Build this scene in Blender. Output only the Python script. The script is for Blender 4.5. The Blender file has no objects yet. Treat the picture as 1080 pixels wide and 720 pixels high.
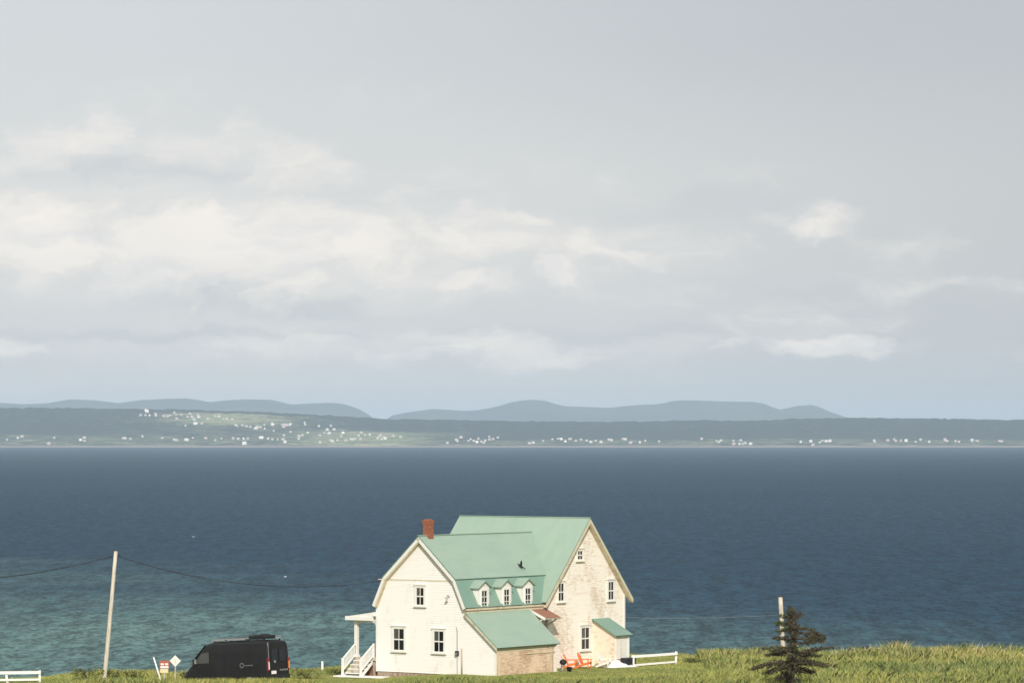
import bpy, math, random
import numpy as np
from mathutils import Vector, Matrix, noise as mnoise
random.seed(7); rng = np.random.default_rng(7)
S = bpy.context.scene
COL = S.collection
R = math.radians
PI = math.pi

# ------------------------------------------------------------------ camera
CAM_Z = 15.2
cam_d = bpy.data.cameras.new('camera'); cam = bpy.data.objects.new('camera', cam_d); COL.objects.link(cam)
cam.location = (0, 0, CAM_Z); cam.rotation_euler = (R(90), 0, 0)
cam_d.sensor_width = 36; cam_d.sensor_fit = 'HORIZONTAL'
cam_d.lens = 3943.14 / 1080 * 36
cam_d.shift_y = 102 / 1080
cam_d.clip_start = 1; cam_d.clip_end = 120000
S.camera = cam

# ------------------------------------------------------------------ sun and sky
SUN_DIR = Vector((0.08, -0.80, 0.55)).normalized()
sd = bpy.data.lights.new('sun', 'SUN'); sd.energy = 4.05; sd.angle = R(0.8); sd.color = (1.0, 0.94, 0.85)
sun = bpy.data.objects.new('sun', sd); COL.objects.link(sun); sun.location = (0, 0, 300)
sun.rotation_euler = SUN_DIR.to_track_quat('Z', 'Y').to_euler()

W = bpy.data.worlds.new('World'); S.world = W; W.use_nodes = True
wt = W.node_tree; wn, wl = wt.nodes, wt.links; wn.clear()
wout = wn.new('ShaderNodeOutputWorld'); wbg = wn.new('ShaderNodeBackground'); wl.new(wbg.outputs[0], wout.inputs[0])
wbg.inputs['Strength'].default_value = 0.1
sky = wn.new('ShaderNodeTexSky'); sky.sky_type = 'NISHITA'; sky.sun_disc = False
sky.sun_elevation = math.asin(SUN_DIR.z); sky.sun_rotation = math.atan2(SUN_DIR.x, SUN_DIR.y)
sky.air_density = 1.0; sky.dust_density = 2.0; sky.ozone_density = 1.0

def wmath(op, a, b=None, c=None):
    n = wn.new('ShaderNodeMath'); n.operation = op
    for i, v in enumerate((a, b, c)):
        if v is None: continue
        if isinstance(v, (int, float)): n.inputs[i].default_value = v
        else: wl.new(v, n.inputs[i])
    return n.outputs[0]
wtc = wn.new('ShaderNodeTexCoord'); wsep = wn.new('ShaderNodeSeparateXYZ'); wl.new(wtc.outputs['Generated'], wsep.inputs[0])
az = wmath('ARCTAN2', wsep.outputs[0], wsep.outputs[1])                     # compass bearing, 0 = straight out to sea
el = wmath('ARCSINE', wsep.outputs[2])                                      # height above the horizon
wcomb = wn.new('ShaderNodeCombineXYZ'); wl.new(az, wcomb.inputs[0]); wl.new(el, wcomb.inputs[1])
DEG = 180 / PI
def wnoise(scale, det, rough, off, stretch=(1, 1, 1)):
    m = wn.new('ShaderNodeMapping'); m.inputs['Location'].default_value = off; m.inputs['Scale'].default_value = stretch
    wl.new(wcomb.outputs[0], m.inputs[0])
    n = wn.new('ShaderNodeTexNoise'); n.inputs['Scale'].default_value = scale; n.inputs['Detail'].default_value = det
    n.inputs['Roughness'].default_value = rough; wl.new(m.outputs[0], n.inputs['Vector']); return n
warp = wnoise(34, 7, 0.58, (3.1, 1.7, 0), (1, 1.9, 1))
wv = wn.new('ShaderNodeVectorMath'); wv.operation = 'SUBTRACT'; wl.new(warp.outputs['Color'], wv.inputs[0]); wv.inputs[1].default_value = (.5, .5, .5)
wv2 = wn.new('ShaderNodeVectorMath'); wv2.operation = 'MULTIPLY'; wl.new(wv.outputs[0], wv2.inputs[0]); wv2.inputs[1].default_value = (0.050, 0.020, 0)
wv3 = wn.new('ShaderNodeVectorMath'); wv3.operation = 'ADD'; wl.new(wcomb.outputs[0], wv3.inputs[0]); wl.new(wv2.outputs[0], wv3.inputs[1])
def bank(azd, eld, ra, re, s):                                              # one soft bank of cloud (degrees)
    a = wn.new('ShaderNodeVectorMath'); a.operation = 'SUBTRACT'; wl.new(wv3.outputs[0], a.inputs[0]); a.inputs[1].default_value = (azd / DEG, eld / DEG, 0)
    b = wn.new('ShaderNodeVectorMath'); b.operation = 'MULTIPLY'; wl.new(a.outputs[0], b.inputs[0]); b.inputs[1].default_value = (DEG / ra, DEG / re, 0)
    c = wn.new('ShaderNodeVectorMath'); c.operation = 'LENGTH'; wl.new(b.outputs[0], c.inputs[0])
    m = wn.new('ShaderNodeMapRange'); m.interpolation_type = 'SMOOTHERSTEP'; wl.new(c.outputs['Value'], m.inputs[0])
    m.inputs[1].default_value = 1.25; m.inputs[2].default_value = 0.15; m.inputs[3].default_value = 0; m.inputs[4].default_value = s
    return m.outputs[0]
BANKS = [(-4.8, 3.0, 4.6, 1.6, .55), (-1.0, 3.0, 5.0, 1.3, .34), (3.5, 2.4, 6.0, 1.3, .32), (-1.5, 1.4, 9.0, .40, .38), (-5.5, 4.2, 3.2, .8, .42), (-6.5, 4.55, 1.3, .40, .75), (-7.4, 3.2, 1.7, .8, .95), (-4.3, 3.35, .9, .50, .9), (-3.3, 3.05, 2.1, .62, 1.15), (-5.6, 2.55, 1.8, .45, .85),
         (-4.0, 2.75, 1.5, .45, .6), (-2.7, 4.0, 1.0, .35, .35), (-0.1, 3.35, 1.3, .28, .55), (.5, 2.6, .6, .25, .8), (-.6, 2.45, .9, .22, .6),
         (2.0, 2.75, 1.3, .22, .5), (1.2, 2.1, 2.0, .2, .3), (4.6, 3.35, 1.3, .38, .75), (4.0, 2.85, 1.6, .4, .35), (7.3, 2.4, 1.3, .22, .65),
         (5.1, 1.38, 1.3, .24, .85), (3.4, 1.33, .5, .18, .75), (1.0, 1.27, 1.6, .2, .5), (-1.6, 1.27, 1.7, .22, .65), (-4.4, 1.3, 1.6, .22, .5), (-7.7, 1.38, 1.0, .25, .8), (7.6, 1.2, 1.2, .22, .45)]
acc = None
for b in BANKS:
    o = bank(*b); acc = o if acc is None else wmath('MAXIMUM', acc, o)
DARK = [(-5.8, 4.1, 2.4, .28, .7), (-4.0, 2.1, 2.6, .30, .7), (-6.8, 2.75, 1.2, .35, .4), (-4.6, 1.58, 4.5, .12, .6), (-2.0, 3.7, 2.0, .3, .3), (4.8, 2.2, 3.0, .4, .4), (7.4, 1.85, 1.6, .2, .4), (1.5, 1.65, 3, .12, .4), (3.0, 3.6, 2.0, .3, .35)]
dacc = None
for b in DARK:
    o = bank(*b); dacc = o if dacc is None else wmath('MAXIMUM', dacc, o)
def wfbm(off, scale=24, det=8):
    a = wn.new('ShaderNodeVectorMath'); a.operation = 'ADD'; wl.new(wv3.outputs[0], a.inputs[0]); a.inputs[1].default_value = off
    m = wn.new('ShaderNodeMapping'); m.inputs['Scale'].default_value = (1, 2.1, 1); wl.new(a.outputs[0], m.inputs[0])
    n = wn.new('ShaderNodeTexNoise'); n.inputs['Scale'].default_value = scale; n.inputs['Detail'].default_value = det
    n.inputs['Roughness'].default_value = .55; wl.new(m.outputs[0], n.inputs['Vector']); return n.outputs['Fac']
def wstep(v, a, b, lo=0., hi=1.):
    m = wn.new('ShaderNodeMapRange'); m.interpolation_type = 'SMOOTHSTEP'; wl.new(v, m.inputs[0])
    for k, q in enumerate((a, b, lo, hi)): m.inputs[1 + k].default_value = q
    return m.outputs[0]
n0 = wfbm((.3, .2, 0)); n1 = wfbm((.3 - .0016, .2 + .0055, 0))
east = wstep(az, R(-3), R(8), 0, .22)
dens = wmath('SUBTRACT', wmath('ADD', wmath('MULTIPLY', acc, 1.0), wmath('MULTIPLY', wmath('SUBTRACT', n0, .5), 2.0)), east)
lit = wmath('MULTIPLY_ADD', wmath('SUBTRACT', n0, n1), 3.6, .74)
lit = wmath('MINIMUM', wmath('MAXIMUM', lit, .12), 1.25)
sheet = wstep(el, R(6.2), R(3.6))                                            # the layered deck sits low over the far shore
cream = wmath('MULTIPLY', wmath('MULTIPLY', wstep(dens, -.02, .85), lit), wmath('MULTIPLY_ADD', sheet, .92, .08))
fmul = wmath('MULTIPLY_ADD', n1, 1.6, .1)
band = wmath('MULTIPLY', wmath('SUBTRACT', wnoise(5, 6, 0.55, (9, 2, 0), (1, 2.4, 1)).outputs['Fac'], 0.5), 0.5)
# veil colour: pale to the left, greyer to the right and up
grey = wn.new('ShaderNodeMapRange'); wl.new(wmath('ADD', az, wmath('MULTIPLY', band, 0.15)), grey.inputs[0])
grey.inputs[1].default_value = R(-8); grey.inputs[2].default_value = R(8); grey.interpolation_type = 'SMOOTHSTEP'
def wmix(f, a, b):
    m = wn.new('ShaderNodeMix'); m.data_type = 'RGBA'; m.clamp_factor = True
    if isinstance(f, (int, float)): m.inputs[0].default_value = f
    else: wl.new(f, m.inputs[0])
    for i, v in ((6, a), (7, b)):
        if isinstance(v, tuple): m.inputs[i].default_value = (*v, 1)
        else: wl.new(v, m.inputs[i])
    return m.outputs[2]
veil = wmix(grey.outputs[0], (7.45, 7.5, 7.5), (5.65, 5.75, 5.9))
veil = wmix(wmath('MULTIPLY', wmath('MULTIPLY', sheet, wstep(az, R(-2), R(9), .75, .3)), 1.0), veil, (8.1, 7.95, 7.75))
veil = wmix(wmath('MULTIPLY', dacc, fmul), veil, (6.1, 6.35, 6.6))
cloud = wmix(wmath('MULTIPLY', cream, .98), veil, (10.2, 9.5, 8.75))
cover = wmath('MINIMUM', wmath('ADD', 0.82, wmath('MULTIPLY', acc, 0.16)), 0.97)
wl.new(wmix(cover, sky.outputs[0], cloud), wbg.inputs['Color'])
W.cycles.sampling_method = 'MANUAL'; W.cycles.sample_map_resolution = 512

S.view_settings.view_transform = 'Standard'; S.view_settings.look = 'None'
S.view_settings.exposure = 0.0; S.view_settings.gamma = 1; S.view_settings.use_curve_mapping = False
S.cycles.volume_bounces = 0; S.cycles.max_bounces = 6; S.cycles.transparent_max_bounces = 6

# ------------------------------------------------------------------ materials
def mat(name, col, rough=0.8, spec=0.3, metal=0.0):
    m = bpy.data.materials.new(name); m.use_nodes = True
    b = m.node_tree.nodes['Principled BSDF']
    b.inputs['Base Color'].default_value = (*col, 1); b.inputs['Roughness'].default_value = rough
    b.inputs['Specular IOR Level'].default_value = spec; b.inputs['Metallic'].default_value = metal
    return m
class NT:
    def __init__(s, m): s.m = m; s.t = m.node_tree; s.n = s.t.nodes; s.l = s.t.links; s.b = s.n['Principled BSDF']
    def put(s, sock, v):
        if isinstance(v, (int, float)): sock.default_value = v
        elif isinstance(v, tuple): sock.default_value = v if len(v) != 3 or sock.type == 'VECTOR' else (*v, 1)
        else: s.l.new(v, sock)
    def math(s, op, a, b=None, c=None):
        n = s.n.new('ShaderNodeMath'); n.operation = op
        for i, v in enumerate((a, b, c)):
            if v is not None: s.put(n.inputs[i], v)
        return n.outputs[0]
    def co(s, scale=(1, 1, 1), loc=(0, 0, 0), world=False):
        if world: src = s.n.new('ShaderNodeNewGeometry').outputs['Position']
        else: src = s.n.new('ShaderNodeTexCoord').outputs['Object']
        m = s.n.new('ShaderNodeMapping'); m.inputs['Scale'].default_value = scale; m.inputs['Location'].default_value = loc
        s.l.new(src, m.inputs[0]); return m.outputs[0]
    def noise(s, co, scale, det=4, rough=.55):
        n = s.n.new('ShaderNodeTexNoise'); s.put(n.inputs['Vector'], co); n.inputs['Scale'].default_value = scale
        n.inputs['Detail'].default_value = det; n.inputs['Roughness'].default_value = rough; return n.outputs['Fac']
    def ramp(s, f, a, b, lo=0., hi=1.):
        n = s.n.new('ShaderNodeMapRange'); n.interpolation_type = 'SMOOTHSTEP'; s.put(n.inputs[0], f)
        for i, v in enumerate((a, b, lo, hi)): n.inputs[1 + i].default_value = v
        return n.outputs[0]
    def mix(s, f, a, b):
        n = s.n.new('ShaderNodeMix'); n.data_type = 'RGBA'; s.put(n.inputs[0], f); s.put(n.inputs[6], a); s.put(n.inputs[7], b); return n.outputs[2]
    def base(s, v): s.put(s.b.inputs['Base Color'], v)
    def bump(s, h, dist=0.05, st=1.0):
        n = s.n.new('ShaderNodeBump'); n.inputs['Strength'].default_value = st; n.inputs['Distance'].default_value = dist
        s.put(n.inputs['Height'], h); s.put(s.b.inputs['Normal'], n.outputs[0])
M = {}
def worn(name, col, dark, amount=(.5, .7), scale=(1, 1, 1), nscale=2.0, rough=.7, spec=.3, fine=.08):
    m = mat(name, col, rough, spec); t = NT(m)
    n = t.noise(t.co(scale), nscale, 7, .65); g = t.noise(t.co((1, 1, 1), (5, 3, 1)), 9, 3)
    c = t.mix(t.ramp(n, *amount), col, dark)
    c2 = t.mix(t.math('MULTIPLY', g, fine * 2), c, tuple(v * .5 for v in col)); t.base(c2)
    M[name] = m; return m
worn('white_clapboard', (.87, .85, .81), (.76, .70, .61), (.52, .78), (1, 1, .6), 1.3)
def coursed(name, col, dark, lo, hi, amt):                    # worn shingle or board courses: ragged horizontal peeling inside large patches
    m = mat(name, col, .75, .25); t = NT(m)
    fine_ = t.noise(t.co((2.6, 2.6, 9)), 1, 5, .6); patch = t.noise(t.co((.55, .55, .35), (4, 2, 1)), 1, 4, .6); row = t.noise(t.co((.8, .8, 6.5), (2, 8, 3)), 1, 2, .5)
    f = t.math('ADD', fine_, t.math('MULTIPLY', t.math('SUBTRACT', patch, .5), 1.3))
    c = t.mix(t.math('MULTIPLY', t.ramp(f, lo, hi), amt), col, dark)
    c = t.mix(t.math('MULTIPLY', t.ramp(row, .5, .72), .28), c, dark); t.base(c); M[name] = m
worn('white_trim', (.80, .78, .73), (.62, .56, .45), (.58, .75), nscale=3)
worn('tan_trim', (.66, .58, .42), (.42, .34, .22), (.5, .7), nscale=3)
coursed('cream_clapboard', (.90, .84, .75), (.60, .46, .32), .46, .80, .68)
coursed('bare_shingle', (.76, .59, .43), (.46, .30, .19), .40, .75, .8)
coursed('weathered_shingle', (.84, .73, .59), (.52, .38, .26), .42, .72, .8)
worn('foundation_stone', (.46, .36, .28), (.28, .20, .15), (.45, .6), nscale=4)
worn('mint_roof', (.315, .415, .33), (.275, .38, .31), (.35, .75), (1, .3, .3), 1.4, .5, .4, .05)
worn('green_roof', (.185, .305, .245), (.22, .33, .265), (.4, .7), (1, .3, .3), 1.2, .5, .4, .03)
worn('roof_edge', (.16, .28, .22), (.12, .2, .16), rough=.6)
worn('red_brick', (.34, .125, .07), (.22, .08, .05), (.45, .6), nscale=7)
worn('rusty_shingle', (.36, .15, .09), (.26, .16, .12), (.4, .6), nscale=5)
worn('grey_wood', (.52, .46, .38), (.34, .29, .23), (.4, .65), (1, 1, .2), 4)
worn('pole_wood', (.68, .62, .52), (.50, .43, .34), (.4, .65), (3, 3, .3), 4)
worn('white_paint', (.82, .81, .78), (.70, .67, .58), (.55, .72), nscale=4)
worn('orange_paint', (.86, .21, .045), (.72, .16, .035), (.5, .7), nscale=5, rough=.45)
worn('black_paint', (.011, .011, .012), (.018, .017, .017), (.4, .7), nscale=.9, rough=.55, spec=.35, fine=.05)
M['glass'] = mat('glass', (.012, .014, .016), .12, .5)
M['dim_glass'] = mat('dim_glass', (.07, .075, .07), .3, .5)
M['curtain'] = mat('curtain', (.30, .26, .20), .9, .1)
M['black_plastic'] = mat('black_plastic', (.015, .015, .016), .5, .4)
M['rubber'] = mat('rubber', (.02, .02, .02), .9, .2)
M['steel'] = mat('steel', (.5, .5, .5), .4, .5, .8)
M['panel'] = mat('panel', (.27, .28, .28), .5, .5)
M['red_lens'] = mat('red_lens', (.25, .02, .02), .25, .5)
M['white_lens'] = mat('white_lens', (.85, .72, .74), .25, .5)
M['amber_lens'] = mat('amber_lens', (.8, .35, .08), .25, .5)
M['sign_white'] = mat('sign_white', (.8, .76, .74), .6)
M['sign_red'] = mat('sign_red', (.40, .12, .08), .6)
M['sign_tan'] = mat('sign_tan', (.72, .6, .38), .7)
M['dark_metal'] = mat('dark_metal', (.05, .045, .04), .6)
M['wire'] = mat('wire', (.03, .03, .032), .7)
M['pale_wire'] = mat('pale_wire', (.32, .35, .34), .6)
M['feather'] = mat('feather', (.012, .012, .013), .6, .3)
M['gull_white'] = mat('gull_white', (.8, .8, .8), .7)
M['blue_black'] = mat('blue_black', (.02, .022, .035), .4, .5)
M['bark'] = mat('bark', (.10, .078, .06), .95, .1)
M['needle'] = mat('needle', (.060, .064, .034), .85, .15)
M['needle_brown'] = mat('needle_brown', (.115, .085, .058), .9, .1)
M['needle_fresh'] = mat('needle_fresh', (.085, .12, .03), .85, .15)
M['leaf_dark'] = mat('leaf_dark', (.075, .10, .028), .8, .2)
M['leaf_mid'] = mat('leaf_mid', (.15, .18, .05), .8, .2)
M['leaf_olive'] = mat('leaf_olive', (.24, .23, .075), .8, .2)
for nm, c in dict(blade_yellow=(.47, .45, .13), blade_green=(.31, .35, .095), blade_deep=(.17, .22, .075), blade_blue=(.25, .30, .12), blade_tan=(.56, .46, .23), blade_straw=(.62, .52, .30)).items():
    m = mat(nm, c, .8, .2); M[nm] = m

# ------------------------------------------------------------------ mesh helpers
class MB:
    def __init__(s): s.v = []; s.f = []; s.m = []; s.mats = []
    def mi(s, m):
        if m not in s.mats: s.mats.append(m)
        return s.mats.index(m)
    def add(s, vs, fs, m):
        k = len(s.v); s.v += [tuple(p) for p in vs]; i = s.mi(m)
        for f in fs: s.f.append(tuple(k + j for j in f)); s.m.append(i)
    def box(s, a, b, m):
        (x0, y0, z0), (x1, y1, z1) = a, b
        s.add([(x0, y0, z0), (x1, y0, z0), (x1, y1, z0), (x0, y1, z0), (x0, y0, z1), (x1, y0, z1), (x1, y1, z1), (x0, y1, z1)],
              [(0, 3, 2, 1), (4, 5, 6, 7), (0, 1, 5, 4), (1, 2, 6, 5), (2, 3, 7, 6), (3, 0, 4, 7)], m)
    def cbox(s, c, d, m, rot=None):
        hx, hy, hz = (q / 2 for q in d)
        vs = [Vector((x, y, z)) for z in (-hz, hz) for x, y in ((-hx, -hy), (hx, -hy), (hx, hy), (-hx, hy))]
        if rot is not None: vs = [rot @ v for v in vs]
        s.add([v + Vector(c) for v in vs], [(0, 3, 2, 1), (4, 5, 6, 7), (0, 1, 5, 4), (1, 2, 6, 5), (2, 3, 7, 6), (3, 0, 4, 7)], m)
    def prism(s, poly, fn, t0, t1, m):                      # poly of (a, b), fn(a, b, t) -> xyz
        n = len(poly)
        s.add([fn(a, b, t) for t in (t0, t1) for a, b in poly],
              [tuple(range(n))[::-1], tuple(range(n, 2 * n))] + [(i, (i + 1) % n, n + (i + 1) % n, n + i) for i in range(n)], m)
    def beam(s, p, q, w, h, m):                             # rectangular bar from p to q
        p, q = Vector(p), Vector(q); d = (q - p).normalized()
        up = Vector((0, 0, 1)) if abs(d.z) < .95 else Vector((0, 1, 0))
        sx = d.cross(up).normalized() * w / 2; sy = sx.cross(d).normalized() * h / 2
        vs = [b + i * sx + j * sy for b in (p, q) for i, j in ((-1, -1), (1, -1), (1, 1), (-1, 1))]
        s.add(vs, [(0, 1, 2, 3), (7, 6, 5, 4), (0, 4, 5, 1), (1, 5, 6, 2), (2, 6, 7, 3), (3, 7, 4, 0)], m)
    def tube(s, pts, rad, m, n=8, cap=True):
        pts = [Vector(p) for p in pts]; rings = []
        r = rad if isinstance(rad, (list, tuple)) else [rad] * len(pts)
        ref = Vector((0.3, .2, 1)).normalized()
        d0 = (pts[-1] - pts[0]).normalized()
        if abs(d0.dot(ref)) > .9: ref = Vector((1, .1, 0)).normalized()
        vs = []
        for i, p in enumerate(pts):
            d = (pts[min(i + 1, len(pts) - 1)] - pts[max(i - 1, 0)]).normalized()
            a = d.cross(ref).normalized(); b = d.cross(a)
            vs += [p + (a * math.cos(2 * PI * k / n) + b * math.sin(2 * PI * k / n)) * r[i] for k in range(n)]
        fs = [(i * n + k, i * n + (k + 1) % n, (i + 1) * n + (k + 1) % n, (i + 1) * n + k) for i in range(len(pts) - 1) for k in range(n)]
        if cap: fs += [tuple(range(n))[::-1], tuple(range((len(pts) - 1) * n, len(pts) * n))]
        s.add(vs, fs, m)
    def build(s, name, parent=None, smooth=False):
        me = bpy.data.meshes.new(name); me.from_pydata(s.v, [], s.f)
        for m in s.mats: me.materials.append(M[m])
        me.polygons.foreach_set('material_index', s.m)
        me.update()
        if smooth:
            me.polygons.foreach_set('use_smooth', [True] * len(me.polygons))
        o = bpy.data.objects.new(name, me); COL.objects.link(o)
        if parent: o.parent = parent
        return o
def tag(o, label=None, cat=None, group=None, kind=None):
    if label: o['label'] = label
    if cat: o['category'] = cat
    if group: o['group'] = group
    if kind: o['kind'] = kind
    return o
def empty(name, loc, rz=0, parent=None):
    o = bpy.data.objects.new(name, None); COL.objects.link(o); o.location = loc; o.rotation_euler = (0, 0, rz)
    o.empty_display_size = .3
    if parent: o.parent = parent
    return o
def bevel(o, w=.02, seg=2):
    m = o.modifiers.new('bevel', 'BEVEL'); m.width = w; m.segments = seg; m.limit_method = 'ANGLE'
    return o
def sstep(a, b, x):
    t = np.clip((x - a) / (b - a), 0, 1); return t * t * (3 - 2 * t)

def np_noise(x, y, seed=0):                                  # smooth value noise on arrays
    xi = np.floor(x).astype(np.int64); yi = np.floor(y).astype(np.int64); xf = x - xi; yf = y - yi
    def h(a, b):
        n = (a * 374761393 + b * 668265263 + seed * 1442695041) & 0xffffffff
        n = ((n ^ (n >> 13)) * 1274126177) & 0xffffffff
        return ((n ^ (n >> 16)) & 0xffff) / 65535.0
    u = xf * xf * (3 - 2 * xf); v = yf * yf * (3 - 2 * yf)
    return (h(xi, yi) * (1 - u) + h(xi + 1, yi) * u) * (1 - v) + (h(xi, yi + 1) * (1 - u) + h(xi + 1, yi + 1) * u) * v
def fbm(x, y, seed=0, o=4):
    r = 0; a = .5; t = 0
    for i in range(o):
        r = r + a * np_noise(x, y, seed + i); t += a; a *= .5; x = x * 2.03; y = y * 2.03
    return r / t

def grid_mesh(name, xs, ys, zf, material, smooth=True):
    X, Y = np.meshgrid(xs, ys); Z = zf(X, Y); nx, ny = len(xs), len(ys)
    co = np.stack([X, Y, Z], -1).reshape(-1, 3).astype(np.float32)
    i = np.arange((ny - 1) * nx).reshape(ny - 1, nx)[:, :-1].ravel()
    F = np.stack([i, i + 1, i + nx + 1, i + nx], 1).astype(np.int32)
    me = bpy.data.meshes.new(name); me.vertices.add(len(co)); me.vertices.foreach_set('co', co.ravel())
    me.loops.add(F.size); me.loops.foreach_set('vertex_index', F.ravel()); me.polygons.add(len(F))
    me.polygons.foreach_set('loop_start', np.arange(0, F.size, 4)); me.polygons.foreach_set('use_smooth', np.full(len(F), smooth))
    me.materials.append(material); me.update(calc_edges=True); me.validate()
    o = bpy.data.objects.new(name, me); COL.objects.link(o); return o

# ------------------------------------------------------------------ ground
SEA = -20.0
EX = np.array([-400, -60, -33, -24, -18, -13, -8, 0, 12, 18, 24, 35, 60, 400.])
EY = np.array([262, 246, 243.5, 245, 249, 254, 262, 267, 262, 259, 260, 261, 264, 268.])
def edge(X): return np.interp(X, EX, EY) + 1.2 * (fbm(X * .25, X * 0 + 3.3, 5) - .5)
def ground(X, Y):
    X = np.asarray(X, float); Y = np.asarray(Y, float)
    z = -.38 + .45 * sstep(-9.5, -3, X) - .15 * sstep(0, 7, X)
    z = z + 13.2 * np.clip(1 - Y / 222, 0, 1.0) ** 1.25
    far = sstep(12, 30, np.abs(X)) * .25 * (fbm(X * .11, Y * .16, 2) - .5) * 2
    z = z + far + .08 * (fbm(X * .5, Y * .5, 9) - .5) * sstep(7, 14, np.abs(X))
    E = edge(X)
    z = z + .22 * np.exp(-((Y - E + 3.5) / 2.6) ** 2) * sstep(14, 24, X)          # low bank along the right-hand edge
    z = z + .48 * np.exp(-((Y - 227.6) / 2.2) ** 2) * sstep(-28, -22, X) * sstep(-9, -13, X) + .22 * np.exp(-((Y - 228.2) / 1.8) ** 2) * np.exp(-((X + 15) / 3.2) ** 2)  # hump in front of the van
    d = np.clip(Y - E, 0, None)
    z = z - np.where(d < 6, .05 * d * d, 1.8 + (d - 6) * 1.1)
    return np.maximum(z, SEA - 2.5)
def gz(x, y): return float(ground(np.array([x]), np.array([y]))[0])
def axis(lo, hi, dl, dh, st, big):
    a = list(np.arange(dl, dh + .01, st)); p = dl; s = st
    while p > lo: s *= big; p -= s; a.insert(0, max(p, lo))
    p = dh; s = st
    while p < hi: s *= big; p += s; a.append(min(p, hi))
    return np.array(a)
gm = mat('turf', (.2, .22, .07), .95, .1); t = NT(gm)
n1 = t.noise(t.co((1, 1, 1), world=True), .35, 6, .6); n2 = t.noise(t.co((1, 1, 1), world=True), 3.5, 5, .65)
c = t.mix(t.ramp(n1, .35, .65), (.19, .235, .055), (.30, .285, .09)); c = t.mix(t.ramp(n2, .4, .75), c, (.12, .15, .045))
geo = t.n.new('ShaderNodeNewGeometry'); sp = t.n.new('ShaderNodeSeparateXYZ'); t.l.new(geo.outputs['Normal'], sp.inputs[0])
c = t.mix(t.ramp(sp.outputs[2], .85, .6), c, (.30, .17, .10)); t.base(c); t.bump(n2, .12)
g = grid_mesh('ground', axis(-3000, 3000, -44, 44, .7, 1.25), axis(-3000, 300, 214, 284, .7, 1.25), ground, gm)
tag(g, kind='structure')

# ------------------------------------------------------------------ sea
sm = mat('sea_water', (.03, .06, .08), .5, .03); t = NT(sm)
P = t.co((1, 1, 1), world=True)
gp_ = t.n.new('ShaderNodeSeparateXYZ'); t.l.new(P, gp_.inputs[0])
def wn_(sx, sy, off, det=3, rough=.6): return t.noise(t.co((sx, sy, 1), off, world=True), 1, det, rough)
big = wn_(.0030, .0060, (2.2, .4, 0), 4)
gust = wn_(.004, .0022, (7, 3, 0), 5, .62)
ydist = t.math('ADD', gp_.outputs[1], t.math('MULTIPLY', gp_.outputs[0], 1.7))
ydist = t.math('ADD', ydist, t.math('MULTIPLY', t.math('SUBTRACT', big, .5), 560))
shal = t.math('MULTIPLY', t.ramp(ydist, 960, 400), t.ramp(wn_(.02, .006, (1, 9, 0), 4), .25, .7, .55, 1.0))
ripA = wn_(1.15, .36, (3, 1, 0), 3); ripB = wn_(.46, .12, (5, 1, 0), 3); ripC = wn_(.18, .036, (8, 2, 0), 3)
rip = t.math('ADD', t.math('MULTIPLY', ripA, .38), t.math('ADD', t.math('MULTIPLY', ripB, .34), t.math('MULTIPLY', ripC, .28)))
c = t.mix(shal, (.012, .045, .078), (.120, .212, .192))
c = t.mix(t.ramp(gust, .38, .70, 0, .30), c, (.028, .068, .102))
dk = t.n.new('ShaderNodeMix'); dk.data_type = 'RGBA'; dk.blend_type = 'MULTIPLY'; dk.inputs[0].default_value = 1
t.l.new(c, dk.inputs[6]); cr_ = t.n.new('ShaderNodeCombineColor'); rv = t.ramp(rip, .41, .60, .50, 1.58)  # shading of the wave crests painted into the water colour, lighter and darker
for k in range(3): t.l.new(rv, cr_.inputs[k])
t.l.new(cr_.outputs[0], dk.inputs[7]); c = dk.outputs[2]
foam = t.ramp(wn_(.5, .10, (11, 2, 0), 5, .7), .755, .80, 0, .35)
c = t.mix(foam, c, (.40, .45, .45))
t.base(c)
h = t.math('ADD', t.math('MULTIPLY', ripA, .9), t.math('MULTIPLY', ripB, 1.6))
t.bump(h, 1.0); t.b.inputs['IOR'].default_value = 1.33
M['sea_water'] = sm
xs = np.concatenate([np.linspace(-44000, -3000, 12), np.linspace(-2000, 2000, 11), np.linspace(3000, 44000, 12)])
sea = grid_mesh('sea', xs, np.concatenate([np.linspace(-5000, 200, 4), np.linspace(400, 20000, 30), np.linspace(24000, 44000, 5)]), lambda X, Y: X * 0 + SEA, sm)
tag(sea, kind='structure')

# ------------------------------------------------------------------ far shore and mountains
F0 = 14600.
RX = np.array([-9600, -5000, -2300, -2000, -1620, -1400, -1100, -830, -550, -300, 0, 320, 640, 1030, 1430, 1830, 2150, 5000., 9600])
RH = np.array([120, 150, 150, 150, 147, 144, 138, 122, 104, 97, 93, 92, 96, 100, 108, 107, 101, 110., 90])
def shore(X, Y):
    r = np.interp(X, RX, RH) + 13 + 5 * (fbm(X * .004, Y * .002, 3) - .5) * 2
    F = F0 + 120 * (fbm(X * .0015, X * 0, 8) - .5)
    t_ = np.clip((Y - F) / 1500, 0, 1)
    prof = np.clip(.10 * sstep(0, .012, t_) + .90 * (t_ ** .85), 0, 1) * np.where(t_ >= 1, np.clip(1 - (Y - F - 1500) / 6000, .3, 1), 1)
    rough = (np_noise(X * .045, Y * .03, 4) - .5) * 11 * sstep(.3, .6, t_)
    valley = -9 * np.exp(-((t_ - .45) / .22) ** 2) * fbm(X * .0016, Y * .001, 12)
    return SEA - 2 + (r + 2) * prof + rough + valley
fm = mat('far_land', (.03, .05, .02), .95, .05); t = NT(fm)
sp = t.n.new('ShaderNodeSeparateXYZ'); t.l.new(t.co(world=True), sp.inputs[0])
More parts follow.
